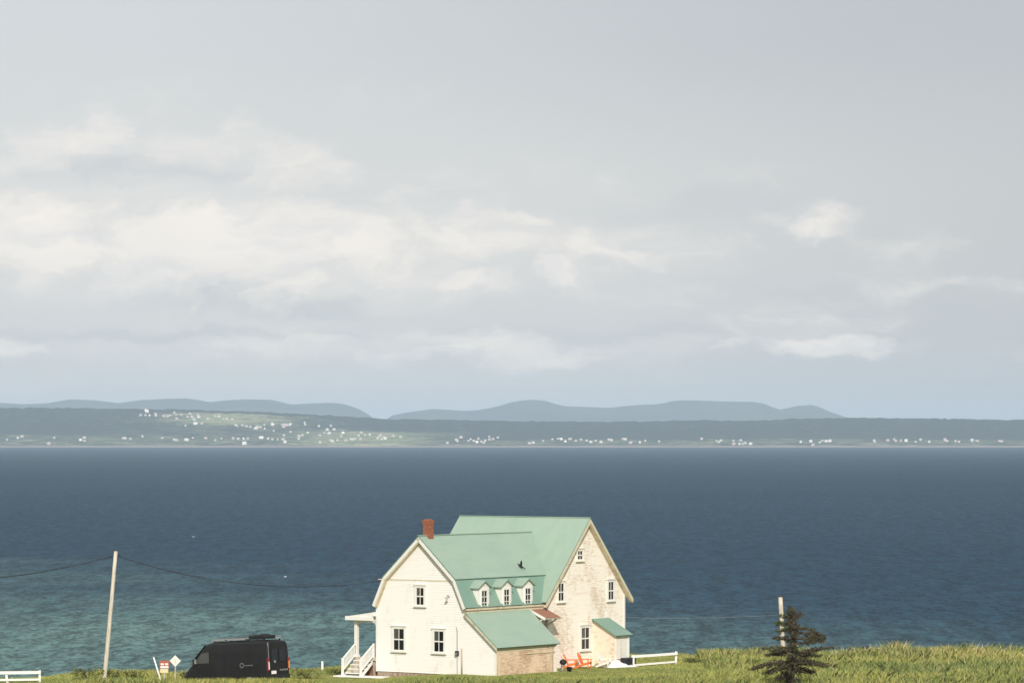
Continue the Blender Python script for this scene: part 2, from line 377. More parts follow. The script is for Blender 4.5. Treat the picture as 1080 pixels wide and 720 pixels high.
fn = t.noise(t.co((.0075, .0065, 1), (1, 5, 0), world=True), 1, 5, .68); fn2 = t.noise(t.co((.03, .03, .05), world=True), 1, 4, .6)
def bell(sock, c0, w): return t.math('POWER', 2.718, t.math('MULTIPLY', t.math('POWER', t.math('DIVIDE', t.math('SUBTRACT', sock, c0), w), 2), -1))
reg = t.math('ADD', t.math('MULTIPLY', bell(sp.outputs[0], -1180, 330), t.ramp(sp.outputs[1], 15250, 15500, .35, 1)), t.math('MULTIPLY', t.math('MULTIPLY', bell(sp.outputs[0], -560, 330), t.ramp(sp.outputs[1], 15450, 15150)), .9))
reg = t.math('MINIMUM', reg, 1)
low = t.math('MULTIPLY', t.ramp(sp.outputs[1], 14950, 14750), .45)
f = t.math('ADD', fn, t.math('MULTIPLY', t.math('MAXIMUM', t.math('MULTIPLY', reg, t.ramp(sp.outputs[1], 15980, 15900)), low), .235))
field = t.ramp(f, .62, .68)
c = t.mix(t.ramp(fn2, .35, .65), (.012, .024, .020), (.03, .045, .028))
fc = t.mix(t.ramp(fn2, .42, .6), (.18, .25, .11), (.38, .34, .22))
c = t.mix(field, c, fc)
c = t.mix(t.ramp(t.math('SUBTRACT', sp.outputs[2], t.math('MULTIPLY', t.math('SUBTRACT', fn, .5), 26)), SEA + 9, SEA + 3), c, (.25, .215, .19)); t.base(c)
fs = grid_mesh('far_shore', np.linspace(-9500, 9500, 1400), np.concatenate([np.linspace(14480, 14760, 22), np.linspace(14790, 16200, 60), np.linspace(16300, 22000, 12)]), shore, fm)
tag(fs, kind='structure')

D2 = 30000.
def ridge_fn(pts, seed):
    px = np.array([p[0] for p in pts], float); py = np.array([p[1] for p in pts], float)
    hx = (px - 540) / 3943 * D2; hz = (463 - py) / 3943 * D2 + 15.2
    def fz(X, Y):
        r = np.interp(X, hx, hz, left=SEA - 3, right=SEA - 3) + 5 * (fbm(X * .004, Y * .001, seed) - .5)
        d = np.abs(Y - D2) / 2600
        b = np.clip(1 - d ** 1.6, 0, 1) * (1.0 + .16 * (fbm(X * .0012, Y * .0012, seed + 5) - .5) * np.clip(d * 3, 0, 1))
        return SEA - 3 + (r - SEA + 3) * b
    return fz, hx
hm = mat('mountain_forest', (.04, .05, .04), .95, .05); t = NT(hm)
t.base(t.mix(t.ramp(t.noise(t.co((.002, .002, .002), world=True), 1, 5), .4, .6), (.03, .045, .03), (.06, .07, .045)))
LEFT = [(-420, 436), (-300, 425), (-200, 430), (-100, 424), (-30, 429), (0, 425.5), (25, 427), (50, 426), (75, 421.7), (100, 423), (125, 426), (150, 422.5), (175, 421.3), (195, 421), (208, 422.5), (220, 425), (240, 423), (255, 422), (285, 422), (297, 425), (307, 427.5), (325, 426.5), (345, 425.5), (360, 426.3), (370, 429), (380, 433), (392, 440), (410, 460), (440, 470)]
RIGHT = [(380, 470), (400, 448), (415, 438.5), (430, 435.5), (455, 432), (470, 432.5), (490, 434), (505, 433), (520, 430.5), (530, 428), (540, 425), (550, 423.3), (560, 422.5), (570, 423), (577, 424), (587, 427.5), (597, 429.5), (620, 430), (642, 431), (660, 429), (680, 427.5), (692, 427), (700, 426), (708, 424), (716, 423), (740, 423.5), (765, 424.3), (795, 424.6), (805, 426.5), (814, 430.5), (822, 433), (832, 431), (842, 428.8), (855, 428), (862, 430), (870, 434), (882, 438), (900, 446), (930, 470)]
for pts, sd_ in ((LEFT, 31), (RIGHT, 57)):
    fz, hx = ridge_fn(pts, sd_)
    o = grid_mesh('mountains', np.linspace(hx[0] - 100, hx[-1] + 100, 340), np.linspace(D2 - 2700, D2 + 2700, 31), fz, hm)
    tag(o, kind='structure')

# haze: the even sea air between the land and the far shore
hz_ = bpy.data.materials.new('sea_haze'); hz_.use_nodes = True; ht = hz_.node_tree
ht.nodes.remove(ht.nodes['Principled BSDF']); pv = ht.nodes.new('ShaderNodeVolumePrincipled')
pv.inputs['Color'].default_value = (.53, .685, .85, 1); pv.inputs['Density'].default_value = 3.9e-5; pv.inputs['Anisotropy'].default_value = -0.30
ht.links.new(pv.outputs[0], ht.nodes['Material Output'].inputs['Volume'])
M['haze'] = hz_
b = MB(); b.box((-45000, -6000, SEA - 6.5), (45000, 45000, 365), 'haze'); hzo = b.build('haze'); tag(hzo, kind='stuff')

# ------------------------------------------------------------------ farmhouse
HX, HY, TH = -5.88, 242.07, R(36.72)
house = empty('farmhouse', (HX, HY, 0), -TH)
tag(house, 'large white clapboard farmhouse with mint green roofs above the sea', 'house')
def at(u, v, z=0):
    return Vector((HX + u * math.cos(TH) + v * math.sin(TH), HY - u * math.sin(TH) + v * math.cos(TH), z))
HW = 3.71
gam = [(-3.83, 4.36), (-2.95, 6.19), (0, 8.87), (2.95, 6.19), (3.83, 4.36)]
def gam_half(z):
    if z <= 4.3: return HW
    if z <= 6.1: return HW + (2.88 - HW) * (z - 4.3) / 1.8
    return max(0.02, 2.88 * (8.78 - z) / 2.68)
def boards(mb, lr, z0, z1, fn, m, step=.155, lip=.022):      # lapped boards on one wall plane; fn(a, out, z)
    z = z0
    while z < z1 - .01:
        zt = min(z + step, z1); a0, b0 = lr(z); a1, b1 = lr(zt)
        mb.add([fn(a0, lip, z), fn(b0, lip, z), fn(b1, .003, zt), fn(a1, .003, zt), fn(a0, 0, z), fn(b0, 0, z)], [(0, 1, 2, 3), (4, 5, 1, 0)], m)
        z = zt
FVW = lambda a, o, z: (a, -o - .034, z)
FV = lambda a, o, z: (a, -o, z)                               # front plane v = 0
# front wing walls
b = MB()
b.prism([(-HW, -.0), (HW, -.0), (HW, 4.3), (2.88, 6.1), (0, 8.78), (-2.88, 6.1), (-HW, 4.3)], lambda a, z, v: (a, v, z), .0, 9.2, 'white_clapboard')
boards(b, lambda z: (-gam_half(z) + .02, gam_half(z) - .02), .02, 8.7, FV, 'white_clapboard')
b.box((-HW - .03, -.035, 0), (-HW + .13, .12, 4.3), 'white_trim')
b.box((-HW + .14, -.03, 5.98), (HW - .9, -.004, 6.04), 'tan_trim')
b.build('wall', house)
# stone footing under the front wing
b = MB(); b.box((-HW + .06, .05, -.75), (HW, 9, -.004), 'foundation_stone')
x = -HW + .1
while x < 3.2:
    w = random.uniform(.35, .75); b.box((x, .0, -.6), (min(x + w - .04, 3.4), .06, -.02 - random.uniform(0, .05)), 'foundation_stone'); x += w
b.build('foundation', house)
# roofs
def slab(mb, p, q, v0, v1, th, m, em='roof_edge', side=None):         # slab over (u,z) segment p-q, thickness th below
    d = Vector((q[0] - p[0], q[1] - p[1])).normalized(); n = Vector((-d.y, d.x))
    if n.y < 0: n = -n
    P_ = [(p[0], p[1]), (q[0], q[1]), (q[0] - n.x * th, q[1] - n.y * th), (p[0] - n.x * th, p[1] - n.y * th)]
    vs = [(a, v, z) for v in (v0, v1) for a, z in P_]
    top = (0, 4, 5, 1)
    mb.add(vs, [top], m); mb.add(vs, [(0, 1, 2, 3), (7, 6, 5, 4), (1, 5, 6, 2), (2, 6, 7, 3), (3, 7, 4, 0)], em)
b = MB()
slab(b, (0, 8.90), (3.03, 6.16), -.30, 12.1, .09, 'mint_roof'); slab(b, (0, 8.90), (-3.03, 6.16), -.30, 12.1, .09, 'mint_roof')
b.beam((0, -.3, 8.92), (0, 12.0, 8.92), .14, .05, 'mint_roof')
b.build('roof', house)
b = MB()
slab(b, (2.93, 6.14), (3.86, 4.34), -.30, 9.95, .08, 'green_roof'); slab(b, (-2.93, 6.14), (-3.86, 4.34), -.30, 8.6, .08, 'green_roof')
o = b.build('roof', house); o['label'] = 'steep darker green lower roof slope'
b = MB()                                                       # rake boards
for sgn in (-1, 1):
    for (p, q) in (((0, 8.80), (2.96, 6.10)), ((2.96, 6.10), (3.82, 4.30))):
        pv_ = [(p[0] * sgn, p[1]), (q[0] * sgn, q[1])]
        d = (Vector(pv_[1]) - Vector(pv_[0])).normalized(); n = Vector((d.y, -d.x)); n = n if n.y < 0 else -n
        poly = [pv_[0], pv_[1], (pv_[1][0] + n.x * .2, pv_[1][1] + n.y * .2), (pv_[0][0] + n.x * .2, pv_[0][1] + n.y * .2)]
        b.prism(poly, lambda a, z, v: (a, v, z), -.33, -.285, 'white_trim')
        poly2 = [(a - 0.0, z) for a, z in poly]
        b.prism([poly2[3], poly2[2], (poly2[2][0] + n.x * .06, poly2[2][1] + n.y * .06), (poly2[3][0] + n.x * .06, poly2[3][1] + n.y * .06)], lambda a, z, v: (a, v, z), -.28, -.02, 'tan_trim')
b.build('rake_board', house)
b = MB()                                                       # eave fascia of the dormer side
b.box((3.72, -.2, 3.93), (3.80, 8.38, 4.22), 'tan_trim'); b.box((3.80, -.3, 4.16), (3.88, 8.4, 4.27), 'tan_trim')
b.build('fascia', house)
# chimney
ch = empty('chimney', (0, .75, 8.4), 0, house)
b = MB(); b.box((-.25, -.25, -.2), (.25, .25, 1.36), 'red_brick'); k = 0
z = -.2
b.box((-.27, -.27, 1.22), (.27, .27, 1.33), 'red_brick'); b.box((-.285, -.285, 1.33), (.285, .285, 1.50), 'red_brick')
b.build('brickwork', ch)
b = MB(); b.box((-.18, -.18, 1.50), (.18, .18, 1.56), 'rusty_shingle'); b.build('flue', ch)

# windows: casing, sash bars, glass. plane functions map (a, out, z)
UV = lambda u: (lambda a, o, z: (u + o, a, z))
def window(fn, a0, a1, z0, z1, parent=house, casing='white_trim', sill=True, bars=1, glass='glass', cw=.13, sub=True):
    def bx(mb, p0, p1, q0, q1, o0, o1, m):
        vs = [fn(a, o, z) for o in (o0, o1) for a, z in ((p0, q0), (p1, q0), (p1, q1), (p0, q1))]
        mb.add(vs, [(3, 2, 1, 0), (4, 5, 6, 7), (0, 1, 5, 4), (1, 2, 6, 5), (2, 3, 7, 6), (3, 0, 4, 7)], m)
    f = MB(); zm = (z0 + z1) / 2; am = (a0 + a1) / 2
    bx(f, a0 - cw, a0, z0 - .02, z1 + cw, .0, .07, casing); bx(f, a1, a1 + cw, z0 - .02, z1 + cw, .0, .07, casing)
    bx(f, a0, a1, z1, z1 + cw, .0, .07, casing)
    if sill: bx(f, a0 - cw - .05, a1 + cw + .05, z0 - .12, z0 - .02, .0, .13, casing); bx(f, a0 - cw - .04, a1 + cw + .04, z1 + cw, z1 + cw + .05, 0, .12, casing)
    w = f.build('window', parent)
    s = MB(); bw = .035
    bx(s, a0, a1, zm - .04, zm + .04, .02, .055, 'white_trim')
    for (q0, q1) in ((z0, zm), (zm, z1)):
        for k in range(bars): aa = a0 + (a1 - a0) * (k + 1) / (bars + 1); bx(s, aa - bw / 2, aa + bw / 2, q0, q1, .018, .05, 'white_trim')
    bx(s, a0, a0 + .04, z0, z1, .018, .06, 'white_trim'); bx(s, a1 - .04, a1, z0, z1, .018, .06, 'white_trim')
    bx(s, a0, a1, z0 - .02, z0 + .045, .018, .062, 'white_trim'); bx(s, a0, a1, z1 - .04, z1, .018, .062, 'white_trim')
    if sub:
        s.build('sash', w)
        p = MB(); bx(p, a0, a1, z0, z1, .0, .02, glass); 
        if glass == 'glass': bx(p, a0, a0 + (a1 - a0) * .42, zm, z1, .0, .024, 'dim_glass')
        p.build('pane', w)
    return w
window(FVW, -.36, .30, 4.40, 5.56); window(FVW, -2.24, -1.33, 1.42, 2.86); window(FVW, 1.09, 1.92, 1.42, 2.80)
gwall = UV(3.90)
window(gwall, 9.67, 10.31, 4.42, 5.62, casing='cream_clapboard'); window(gwall, 15.40, 16.05, 4.30, 5.55, casing='white_trim')
window(gwall, 11.85, 12.45, 7.10, 7.72, casing='cream_clapboard'); window(gwall, 12.28, 13.22, 1.10, 2.58, casing='white_trim')

# dormers on the steep slope
for dc in (1.72, 4.12, 6.45):
    d = empty('dormer', (3.78, dc, 4.25), 0, house)
    b = MB(); hwid = .58
    b.prism([(-hwid, 0), (hwid, 0), (hwid, 1.38), (0, 1.76), (-hwid, 1.38)], lambda a, z, x: (x, a, z), -1.0, .0, 'white_trim')
    b.build('dormer_wall', d)
    b = MB()
    for sg in (-1, 1):
        n = Vector((.38 * sg, .62)).normalized() * .06
        P_ = [(0, 1.80), (sg * (hwid + .16), 1.80 - (hwid + .16) * .62)]
        poly = [P_[0], P_[1], (P_[1][0] - 0, P_[1][1] - .06), (0, 1.74)]
        b.prism(poly, lambda a, z, x: (x, a, z), -1.35, .16, 'green_roof' if False else 'mint_roof')
    b.build('dormer_roof', d)
    window(lambda a, o, z: (o, a, z), -.27, .27, .12, 1.12, parent=d, cw=.11, sill=False, sub=False, bars=1)
    s = MB(); s.box((0, -.27, .10), (.02, .27, 1.12), 'glass')
    for z in (.36, .74): s.box((.02, -.27, z - .025), (.045, .27, z + .025), 'white_trim')
    s.box((.02, -.02, .1), (.045, .02, 1.12), 'white_trim'); s.build('pane', d)

# shed along the side wing
b = MB()
shz = lambda u: 3.98 + (1.90 - 3.98) * (u - HW) / (6.09 - HW)
b.prism([(HW - .1, -.1), (6.09, -.1), (6.09, 1.86), (HW - .1, 3.9)], lambda a, z, v: (a, v, z), .0, 6.45, 'bare_shingle')
def shl(z): return (3.42, 6.09 if z < 1.86 else HW + (6.09 - HW) * (3.95 - z) / 2.09)
b2 = MB(); boards(b2, shl, 0.0, 3.80, lambda a, o, z: (a, -.004 - o, z), 'white_clapboard')
b2.box((5.98, -.035, 0), (6.10, -.0, 1.86), 'white_trim'); b2.build('shed_front_wall', house)
z = 0
fnS = lambda a, o, z: (6.09 + o, a, z)
boards(b, lambda z: (.03, 6.4), 0, 1.55, fnS, 'bare_shingle', .13, .014)
boards(b, lambda z: (.03, 6.4), 1.55, 1.84, fnS, 'tan_trim', .29, .02)
b.box((6.09, 6.30, 0), (6.16, 6.47, 1.85), 'white_trim'); b.box((6.09, 5.98, 0), (6.14, 6.05, 1.8), 'grey_wood'); b.box((6.09, 3.1, 1.3), (6.15, 6.3, 1.36), 'tan_trim')
b.box((6.09, .0, 0), (6.13, .1, 1.8), 'tan_trim')
o = b.build('shed_wall', house); o['label'] = 'bare tan shingled side wall'
b = MB(); slab(b, (HW + .02, 4.06), (6.33, 1.86), -.22, 6.66, .08, 'mint_roof'); o = b.build('shed_roof', house)
b = MB()
b.prism([(HW - .05, 4.02), (6.30, 1.80), (6.30, 1.66), (HW - .05, 3.86)], lambda a, z, v: (a, v, z), -.25, -.21, 'tan_trim')
b.build('rake_board', house)
# downpipe, meter, conduit, lamp
b = MB(); b.tube([(3.36, -.06, 0.02), (3.36, -.06, 1.7)], .05, 'grey_wood'); b.build('downpipe', house, True)
b = MB(); b.box((2.86, -.14, 1.25), (3.10, -.01, 1.55), 'dark_metal'); b.tube([(2.98, -.14, 1.36), (2.98, -.22, 1.36)], .09, 'steel', 10); b.build('meter_box', house)
b = MB(); b.tube([(2.98, -.05, 1.55), (2.98, -.05, 2.9), (2.9, -.05, 3.1)], .03, 'steel'); b.tube([(2.98, -.05, .1), (2.98, -.05, 1.25)], .025, 'steel'); b.build('conduit', house)
b = MB(); b.tube([(2.33, -.02, 5.0), (2.33, -.2, 5.1), (2.33, -.32, 5.0)], .025, 'dark_metal'); b.tube([(2.33, -.32, 5.02), (2.33, -.32, 4.88)], [.05, .12], 'steel', 10); b.build('yard_lamp', house)

# pent canopy between shed and rear wing
cn = empty('canopy', (HW, 7.75, 3.9), 0, house)
b = MB(); b.add([(0, -.95, .12), (0, .75, .12), (1.25, .75, -.42), (1.25, -.95, -.42), (0, -.95, .06), (0, .75, .06), (1.25, .75, -.48), (1.25, -.95, -.48)],
                [(0, 3, 2, 1), (4, 5, 6, 7), (0, 1, 5, 4), (1, 2, 6, 5), (2, 3, 7, 6), (3, 0, 4, 7)], 'rusty_shingle'); b.build('canopy_roof', cn)
b = MB(); b.beam((0, -.99, .04), (1.3, -.99, -.52), .05, .16, 'white_trim'); b.beam((1.29, -1, -.5), (1.29, .8, -.5), .05, .1, 'grey_wood')
for y in (-.9, .7): b.beam((.03, y, -1.15), (1.1, y, -.5), .09, .09, 'white_trim')
b.build('bracket', cn)

# rear wing
RU0, RU1, VR, HV = -6.45, 3.88, 12.97, 4.42
rz_ = lambda v: 9.80 - abs(v - VR) * 1.097
b = MB()
b.prism([(VR - HV, -.4), (VR + HV, -.4), (VR + HV, 4.85), (VR, 9.66), (VR - HV, 4.85)], lambda a, z, u: (u, a, z), RU0, RU1, 'white_clapboard')
b.build('wall', house)
b = MB()
def rl(z):
    h = HV if z < 4.9 else max(.02, HV * (9.62 - z) / 4.76)
    return (VR - h, VR + h)
boards(b, rl, -.35, 9.5, lambda a, o, z: (RU1 + o, a, z), 'cream_clapboard', .15, .018)
b.box((RU1, VR + HV - .12, -.3), (RU1 + .05, VR + HV + .03, 4.9), 'white_trim'); b.box((RU1, VR - HV - .03, -.1), (RU1 + .05, VR - HV + .12, 4.9), 'white_trim')
o = b.build('wall', house); o['label'] = 'stained cream gable wall with peeling boards'
b = MB(); e = 5.0
for sg in (-1, 1):
    q = (VR + sg * e, 9.90 - e * 1.097); n = Vector((1.097, 1)).normalized() * .09
    vs = [(u, v, z) for u in (RU0 - .35, 4.2) for v, z in ((VR, 9.90), q, (q[0] - sg * n.x, q[1] - n.y), (VR, 9.78))]
    fs = [(0, 1, 5, 4), (1, 2, 6, 5), (2, 3, 7, 6), (0, 3, 2, 1), (4, 5, 6, 7)]
    b.add(vs, fs[:1], 'mint_roof'); b.add(vs, fs[1:], 'roof_edge')
b.beam((RU0 - .35, VR, 9.9), (4.2, VR, 9.9), .14, .05, 'mint_roof')
b.build('roof', house)
b = MB()
for sg in (-1, 1):
    p, q = (VR, 9.80), (VR + sg * e, 9.80 - e * 1.097)
    b.prism([p, q, (q[0] - sg * .02, q[1] - .27), (VR, 9.52)], lambda a, z, u: (u, a, z), 4.17, 4.225, 'tan_trim')
    b.prism([(VR, 9.50), (q[0] - sg * .12, q[1] - .16), (q[0] - sg * .12, q[1] - .24), (VR, 9.42)], lambda a, z, u: (u, a, z), 3.9, 4.165, 'tan_trim')
b.build('rake_board', house)
# small back porch on the gable wall
lt = empty('back_porch', (RU1, 13.75, 0), 0, house)
b = MB(); b.prism([(0, -.35), (1.75, -.35), (1.75, 2.08), (0, 2.98)], lambda a, z, v: (a, v, z), 0, 1.6, 'weathered_shingle')
boards(b, lambda z: (.0, 1.75 if z < 2.08 else 1.75 * (2.98 - z) / .9), -.3, 2.9, lambda a, o, z: (a, -o, z), 'weathered_shingle', .15, .016)
b.build('porch_wall', lt)
b = MB(); b.box((1.75, .02, .45), (1.80, 1.6, 2.05), 'white_trim'); b.box((1.75, 0.0, -.3), (1.83, .13, 2.07), 'cream_clapboard'); b.box((1.80, 1.48, -.3), (1.84, 1.6, 2.05), 'white_trim'); b.box((1.80, .62, .5), (1.815, .66, 2.05), 'tan_trim')
b.build('porch_panel', lt)
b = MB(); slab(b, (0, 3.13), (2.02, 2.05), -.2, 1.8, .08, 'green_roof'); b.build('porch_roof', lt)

# front porch on the left side
pp = empty('porch', (-HW, 0, 0), 0, house)
b = MB(); b.box((-1.95, .0, .68), (-.02, 3.4, .86), 'grey_wood')
for x, y in ((-1.85, .1), (-.3, .1), (-1.85, 3.2)): b.box((x - .07, y - .0, -.6), (x + .07, y + .14, .68), 'grey_wood')
b.box((-1.8, .25, -.5), (-.05, .3, .66), 'rusty_shingle')
b.build('deck', pp)
b = MB(); b.prism([(-2.35, 3.52), (0.0, 3.86), (0.0, 3.60), (-2.35, 3.26)], lambda a, z, v: (a, v, z), -.30, 3.6, 'white_trim'); b.box((-2.38, -.34, 3.30), (-.02, -.30, 3.56), 'white_paint')
b.box((-1.95, .02, 3.14), (-.02, .18, 3.36), 'white_trim'); b.build('porch_roof', pp)
for y in (.1, 3.1):
    b = MB(); b.box((-1.87, y - .10, .86), (-1.65, y + .12, 3.3), 'white_trim'); b.box((-1.92, y - .15, .86), (-1.60, y + .17, 1.02), 'white_trim'); b.box((-1.91, y - .14, 3.12), (-1.61, y + .16, 3.26), 'white_trim'); b.build('post', pp)
b = MB(); b.prism([(0, 2.5), (0, 3.3), (-.3, 3.3), (-.1, 3.05)], lambda a, z, v: (a, v, z), .02, .12, 'white_trim'); b.build('bracket', pp)
b = MB()
for k in range(4):
    z = .68 - k * .26; y = -.30 - k * .30
    b.box((-1.72, y, z - .05), (-.36, y + .34, z), 'white_paint'); b.box((-1.70, y + .28, z - .0), (-.38, y + .31, z + .2), 'grey_wood')
b.prism([(0, .45), (0, .68), (-1.45, -.42), (-1.25, -.5)], lambda a, z, u: (u, a, z), -1.76, -1.72, 'white_paint'); b.prism([(0, .45), (0, .68), (-1.45, -.42), (-1.25, -.5)], lambda a, z, u: (u, a, z), -.36, -.32, 'white_paint')
b.build('steps', pp)
for x in (-1.80, -.28):
    b = MB(); b.beam((x, .05, 1.75), (x, -1.25, .82), .08, .09, 'white_paint'); b.beam((x, .0, 1.0), (x, -1.22, .10), .05, .07, 'white_paint')
    b.box((x - .06, -1.36, -.45), (x + .06, -1.24, .86), 'white_paint'); b.box((x - .05, .0, .8), (x + .05, .1, 1.8), 'white_paint')
    for k in range(9):
        y = -.1 - k * .13; z = 1.66 + (y + .05) / 1.3 * .93
        b.box((x - .02, y - .025, z - .72), (x + .02, y + .025, z), 'white_paint')
    b.build('railing', pp)
b = MB(); p0 = at(-6.1, -1.7); p1 = at(-2.5, -.55)
b = MB(); b.cbox((0, 0, .05), (3.7, .9, .09), 'white_paint'); o = b.build('boardwalk'); o.location = at(-4.05, -1.15, gz(*at(-4.05, -1.15)[:2]) + .02); o.rotation_euler = (0, 0, -TH + R(10))
tag(o, 'flat white board lying on the grass at the foot of the porch steps', 'board')

# ------------------------------------------------------------------ bird on the roof, gulls
b = MB()
b.tube([(-.30, 0, .30), (-.22, 0, .25), (-.08, 0, .14), (.06, 0, .04), (.16, 0, .02)], [.02, .055, .10, .085, .02], 'feather', 10)
b.tube([(.16, 0, .02), (.34, 0, -.08)], [.05, .03], 'feather', 6)
b.tube([(-.30, 0, .30), (-.37, 0, .315)], [.02, .004], 'black_plastic', 6)
crow = b.build('crow', None, True)
b = MB(); b.add([(-.14, -.03, .2), (.06, -.03, .1), (.05, -.10, .42), (-.02, -.12, .60), (-.10, -.08, .50), (-.14, -.01, .2), (.06, -.01, .1), (.05, -.08, .42), (-.02, -.10, .60), (-.10, -.06, .50)],
                 [(0, 1, 2, 3, 4), (9, 8, 7, 6, 5), (0, 5, 6, 1), (1, 6, 7, 2), (2, 7, 8, 3), (3, 8, 9, 4), (4, 9, 5, 0)], 'feather'); b.build('wing', crow)
b = MB(); b.tube([(.02, 0, .05), (.03, 0, -.10)], .012, 'black_plastic', 5); b.build('leg', crow)
cu, cv = 2.58, 7.4
crow.scale = (.82,) * 3
crow.location = at(cu, cv, 8.90 - cu * 2.74 / 3.03 + .12); crow.rotation_euler = (0, R(4), R(0))
tag(crow, 'black crow with a raised wing perched on the mint roof', 'bird')
def gull(loc, rz, label):
    b = MB(); b.tube([(-.25, 0, 0), (-.1, 0, .02), (.12, 0, .02), (.26, 0, .03)], [.02, .07, .06, .015], 'gull_white', 8); o = b.build('gull', None, True)
    w = MB()
    for s_ in (-1, 1): w.add([(-.10, 0, .03), (.08, 0, .03), (.06, s_ * .3, .14), (-.02, s_ * .62, .08), (-.08, s_ * .3, .14)], [(0, 1, 2, 4), (4, 2, 3)], 'gull_white')
    w.build('wing', o); o.location = loc; o.rotation_euler = (0, 0, rz)
    tag(o, label, 'bird', 'white gulls over the water')
gull(((204 - 540) / 3943 * 600, 600, CAM_Z - 104 / 3943 * 600), 1.2, 'white gull flying over the water far above the wire right of the tall pole')
gull(((301 - 540) / 3943 * 600, 600, CAM_Z - 146 / 3943 * 600), .3, 'white gull flying over the water just above the wire midway to the house')

# ------------------------------------------------------------------ poles and wires
def pole(base, top, r0, r1, label, name='utility_pole'):
    base, top = Vector(base), Vector(top)
    pts = [base.lerp(top, k / 6) - base for k in range(7)]
    pts = [p + Vector((random.uniform(-.015, .015), 0, 0)) for p in pts]
    b = MB(); b.tube([pts[0] - Vector((0, 0, .6))] + pts, [r0] + [r0 + (r1 - r0) * k / 6 for k in range(7)], 'pole_wood', 10); o = b.build(name, None, True)
    o.location = base; b = MB(); L = (top - base)
    b.cbox(L + Vector((0, 0, .03)), (r1 * 2.1, r1 * 2.1, .07), 'dark_metal'); b.build('pole_cap', o); b = MB(); b.tube([L + Vector((r1 + .02, -.05, -.25)), L + Vector((r1 + .14, -.1, -.25))], .05, 'dark_metal'); b.build('wire_bracket', o)
    tag(o, label, 'pole'); return o
Yp = 241.
PT = Vector((-25.52, Yp, 7.95))
pole((-26.27, Yp, gz(-26.27, Yp)), PT, .145, .12, 'tall bare wooden utility pole leaning right beside the van and signs')
YR = 260.5
RT = Vector((18.70, YR, 4.17))
pole((18.95, YR + .3, gz(18.95, YR + .3)), RT, .17, .15, 'short weathered wooden pole standing behind the dark spruce')
pole((-47.5, 236, gz(-47.5, 236)), (-47.3, 236, 8.0), .145, .12, 'wooden utility pole outside the left edge of the view')
def wire(p, q, sag, r, m, label, skew=0):
    p, q = Vector(p), Vector(q); n = 28; pts = []
    for k in range(n + 1):
        s_ = k / n; a = p.lerp(q, s_); a.z -= sag * 4 * s_ * (1 - s_); pts.append(a)
    o = Vector(p); b = MB(); b.tube([a - o for a in pts], r, m, 5); ob = b.build('overhead_wire', None, True); ob.location = o
    tag(ob, label, 'wire'); return ob
wire(PT - Vector((.1, 0, .3)), (-47.3, 236, 7.7), 1.55, .028, 'wire', 'sagging black wire running from the tall pole out of the left edge')
wire(PT + Vector((.1, 0, -.35)), at(-2.9, -.08, 5.95), 1.05, .022, 'wire', 'sagging dark wire from the tall pole to the white gable')
wire(at(3.9, 17.45, 3.05), RT - Vector((0, .15, 1.25)), .12, .008, 'pale_wire', 'pale wire from the back of the house to the short pole by the spruce')

# ------------------------------------------------------------------ van
van = empty('camper_van', (0, 0, 0))
tag(van, 'black high roofed camper van parked in the long grass facing left', 'van')
hd = Vector((-.775, .632, 0))
Ln = 6.9
st = [(0, 2.66, .93), (.08, 2.72, .97), (.5, 2.80, 1.0), (2.5, 2.81, 1.0), (4.5, 2.79, 1.0), (4.9, 2.70, 1.0), (5.25, 2.42, 1.0), (5.65, 1.98, 1.0), (5.98, 1.58, 1.0), (6.2, 1.38, .99), (6.55, 1.08, .96), (6.82, .82, .88), (6.93, .62, .80)]
b = MB(); sec = []
for x, zt, w in st:
    zb_ = .42; zb2 = min(1.3, zt * .62)
    half = [(w * .96, zb_), (w, zb_ + .15), (w, zb2), (w * .965, zb2 + (zt - zb2) * .55), (w * .90, zt - .16 * (zt / 2.8)), (w * .78, zt - .03), (w * .4, zt + .02)]
    sec.append([(x, y, z) for y, z in half] + [(x, -y, z) for y, z in half[::-1]])
n = len(sec[0]); vs = [p for s_ in sec for p in s_]
fs = [(i * n + k, i * n + (k + 1) % n, (i + 1) * n + (k + 1) % n, (i + 1) * n + k) for i in range(len(sec) - 1) for k in range(n)] + [tuple(range(n)), tuple(range((len(sec) - 1) * n, len(sec) * n))[::-1]]
b.add(vs, [f[::-1] for f in fs], 'black_paint'); body = b.build('body', van, False)
bevel(body, .04, 2)
# left side (y > 0 is the driver's side, toward the camera)
for sg in (1, -1):
    b = MB()
    b.add([(4.62, sg * .988, 2.18), (4.62, sg * 1.006, 1.5), (5.75, sg * 1.006, 1.48), (5.22, sg * .985, 2.12)], [(0, 1, 2, 3)], 'dim_glass'); b.build('side_window', van)
    b = MB(); b.tube([(5.55, sg * 1.0, 1.45), (5.6, sg * 1.2, 1.5)], .03, 'black_plastic'); b.cbox((5.6, sg * 1.22, 1.62), (.12, .2, .34), 'black_plastic'); o = b.build('mirror', van)
    g_ = MB(); g_.cbox((5.53, sg * 1.22, 1.62), (.02, .16, .28), 'panel'); g_.build('mirror_glass', o)
b = MB(); b.add([(5.02, .84, 2.60), (5.02, -.84, 2.60), (5.98, -.9, 1.64), (5.98, .9, 1.64)], [(0, 3, 2, 1)], 'glass'); b.build('windshield', van).location = (.03, 0, .03)
for x in (3.3, 4.55):
    b = MB(); b.box((x, 1.0, .5), (x + .02, 1.006, 1.7), 'rubber'); b.build('door_seam', van)
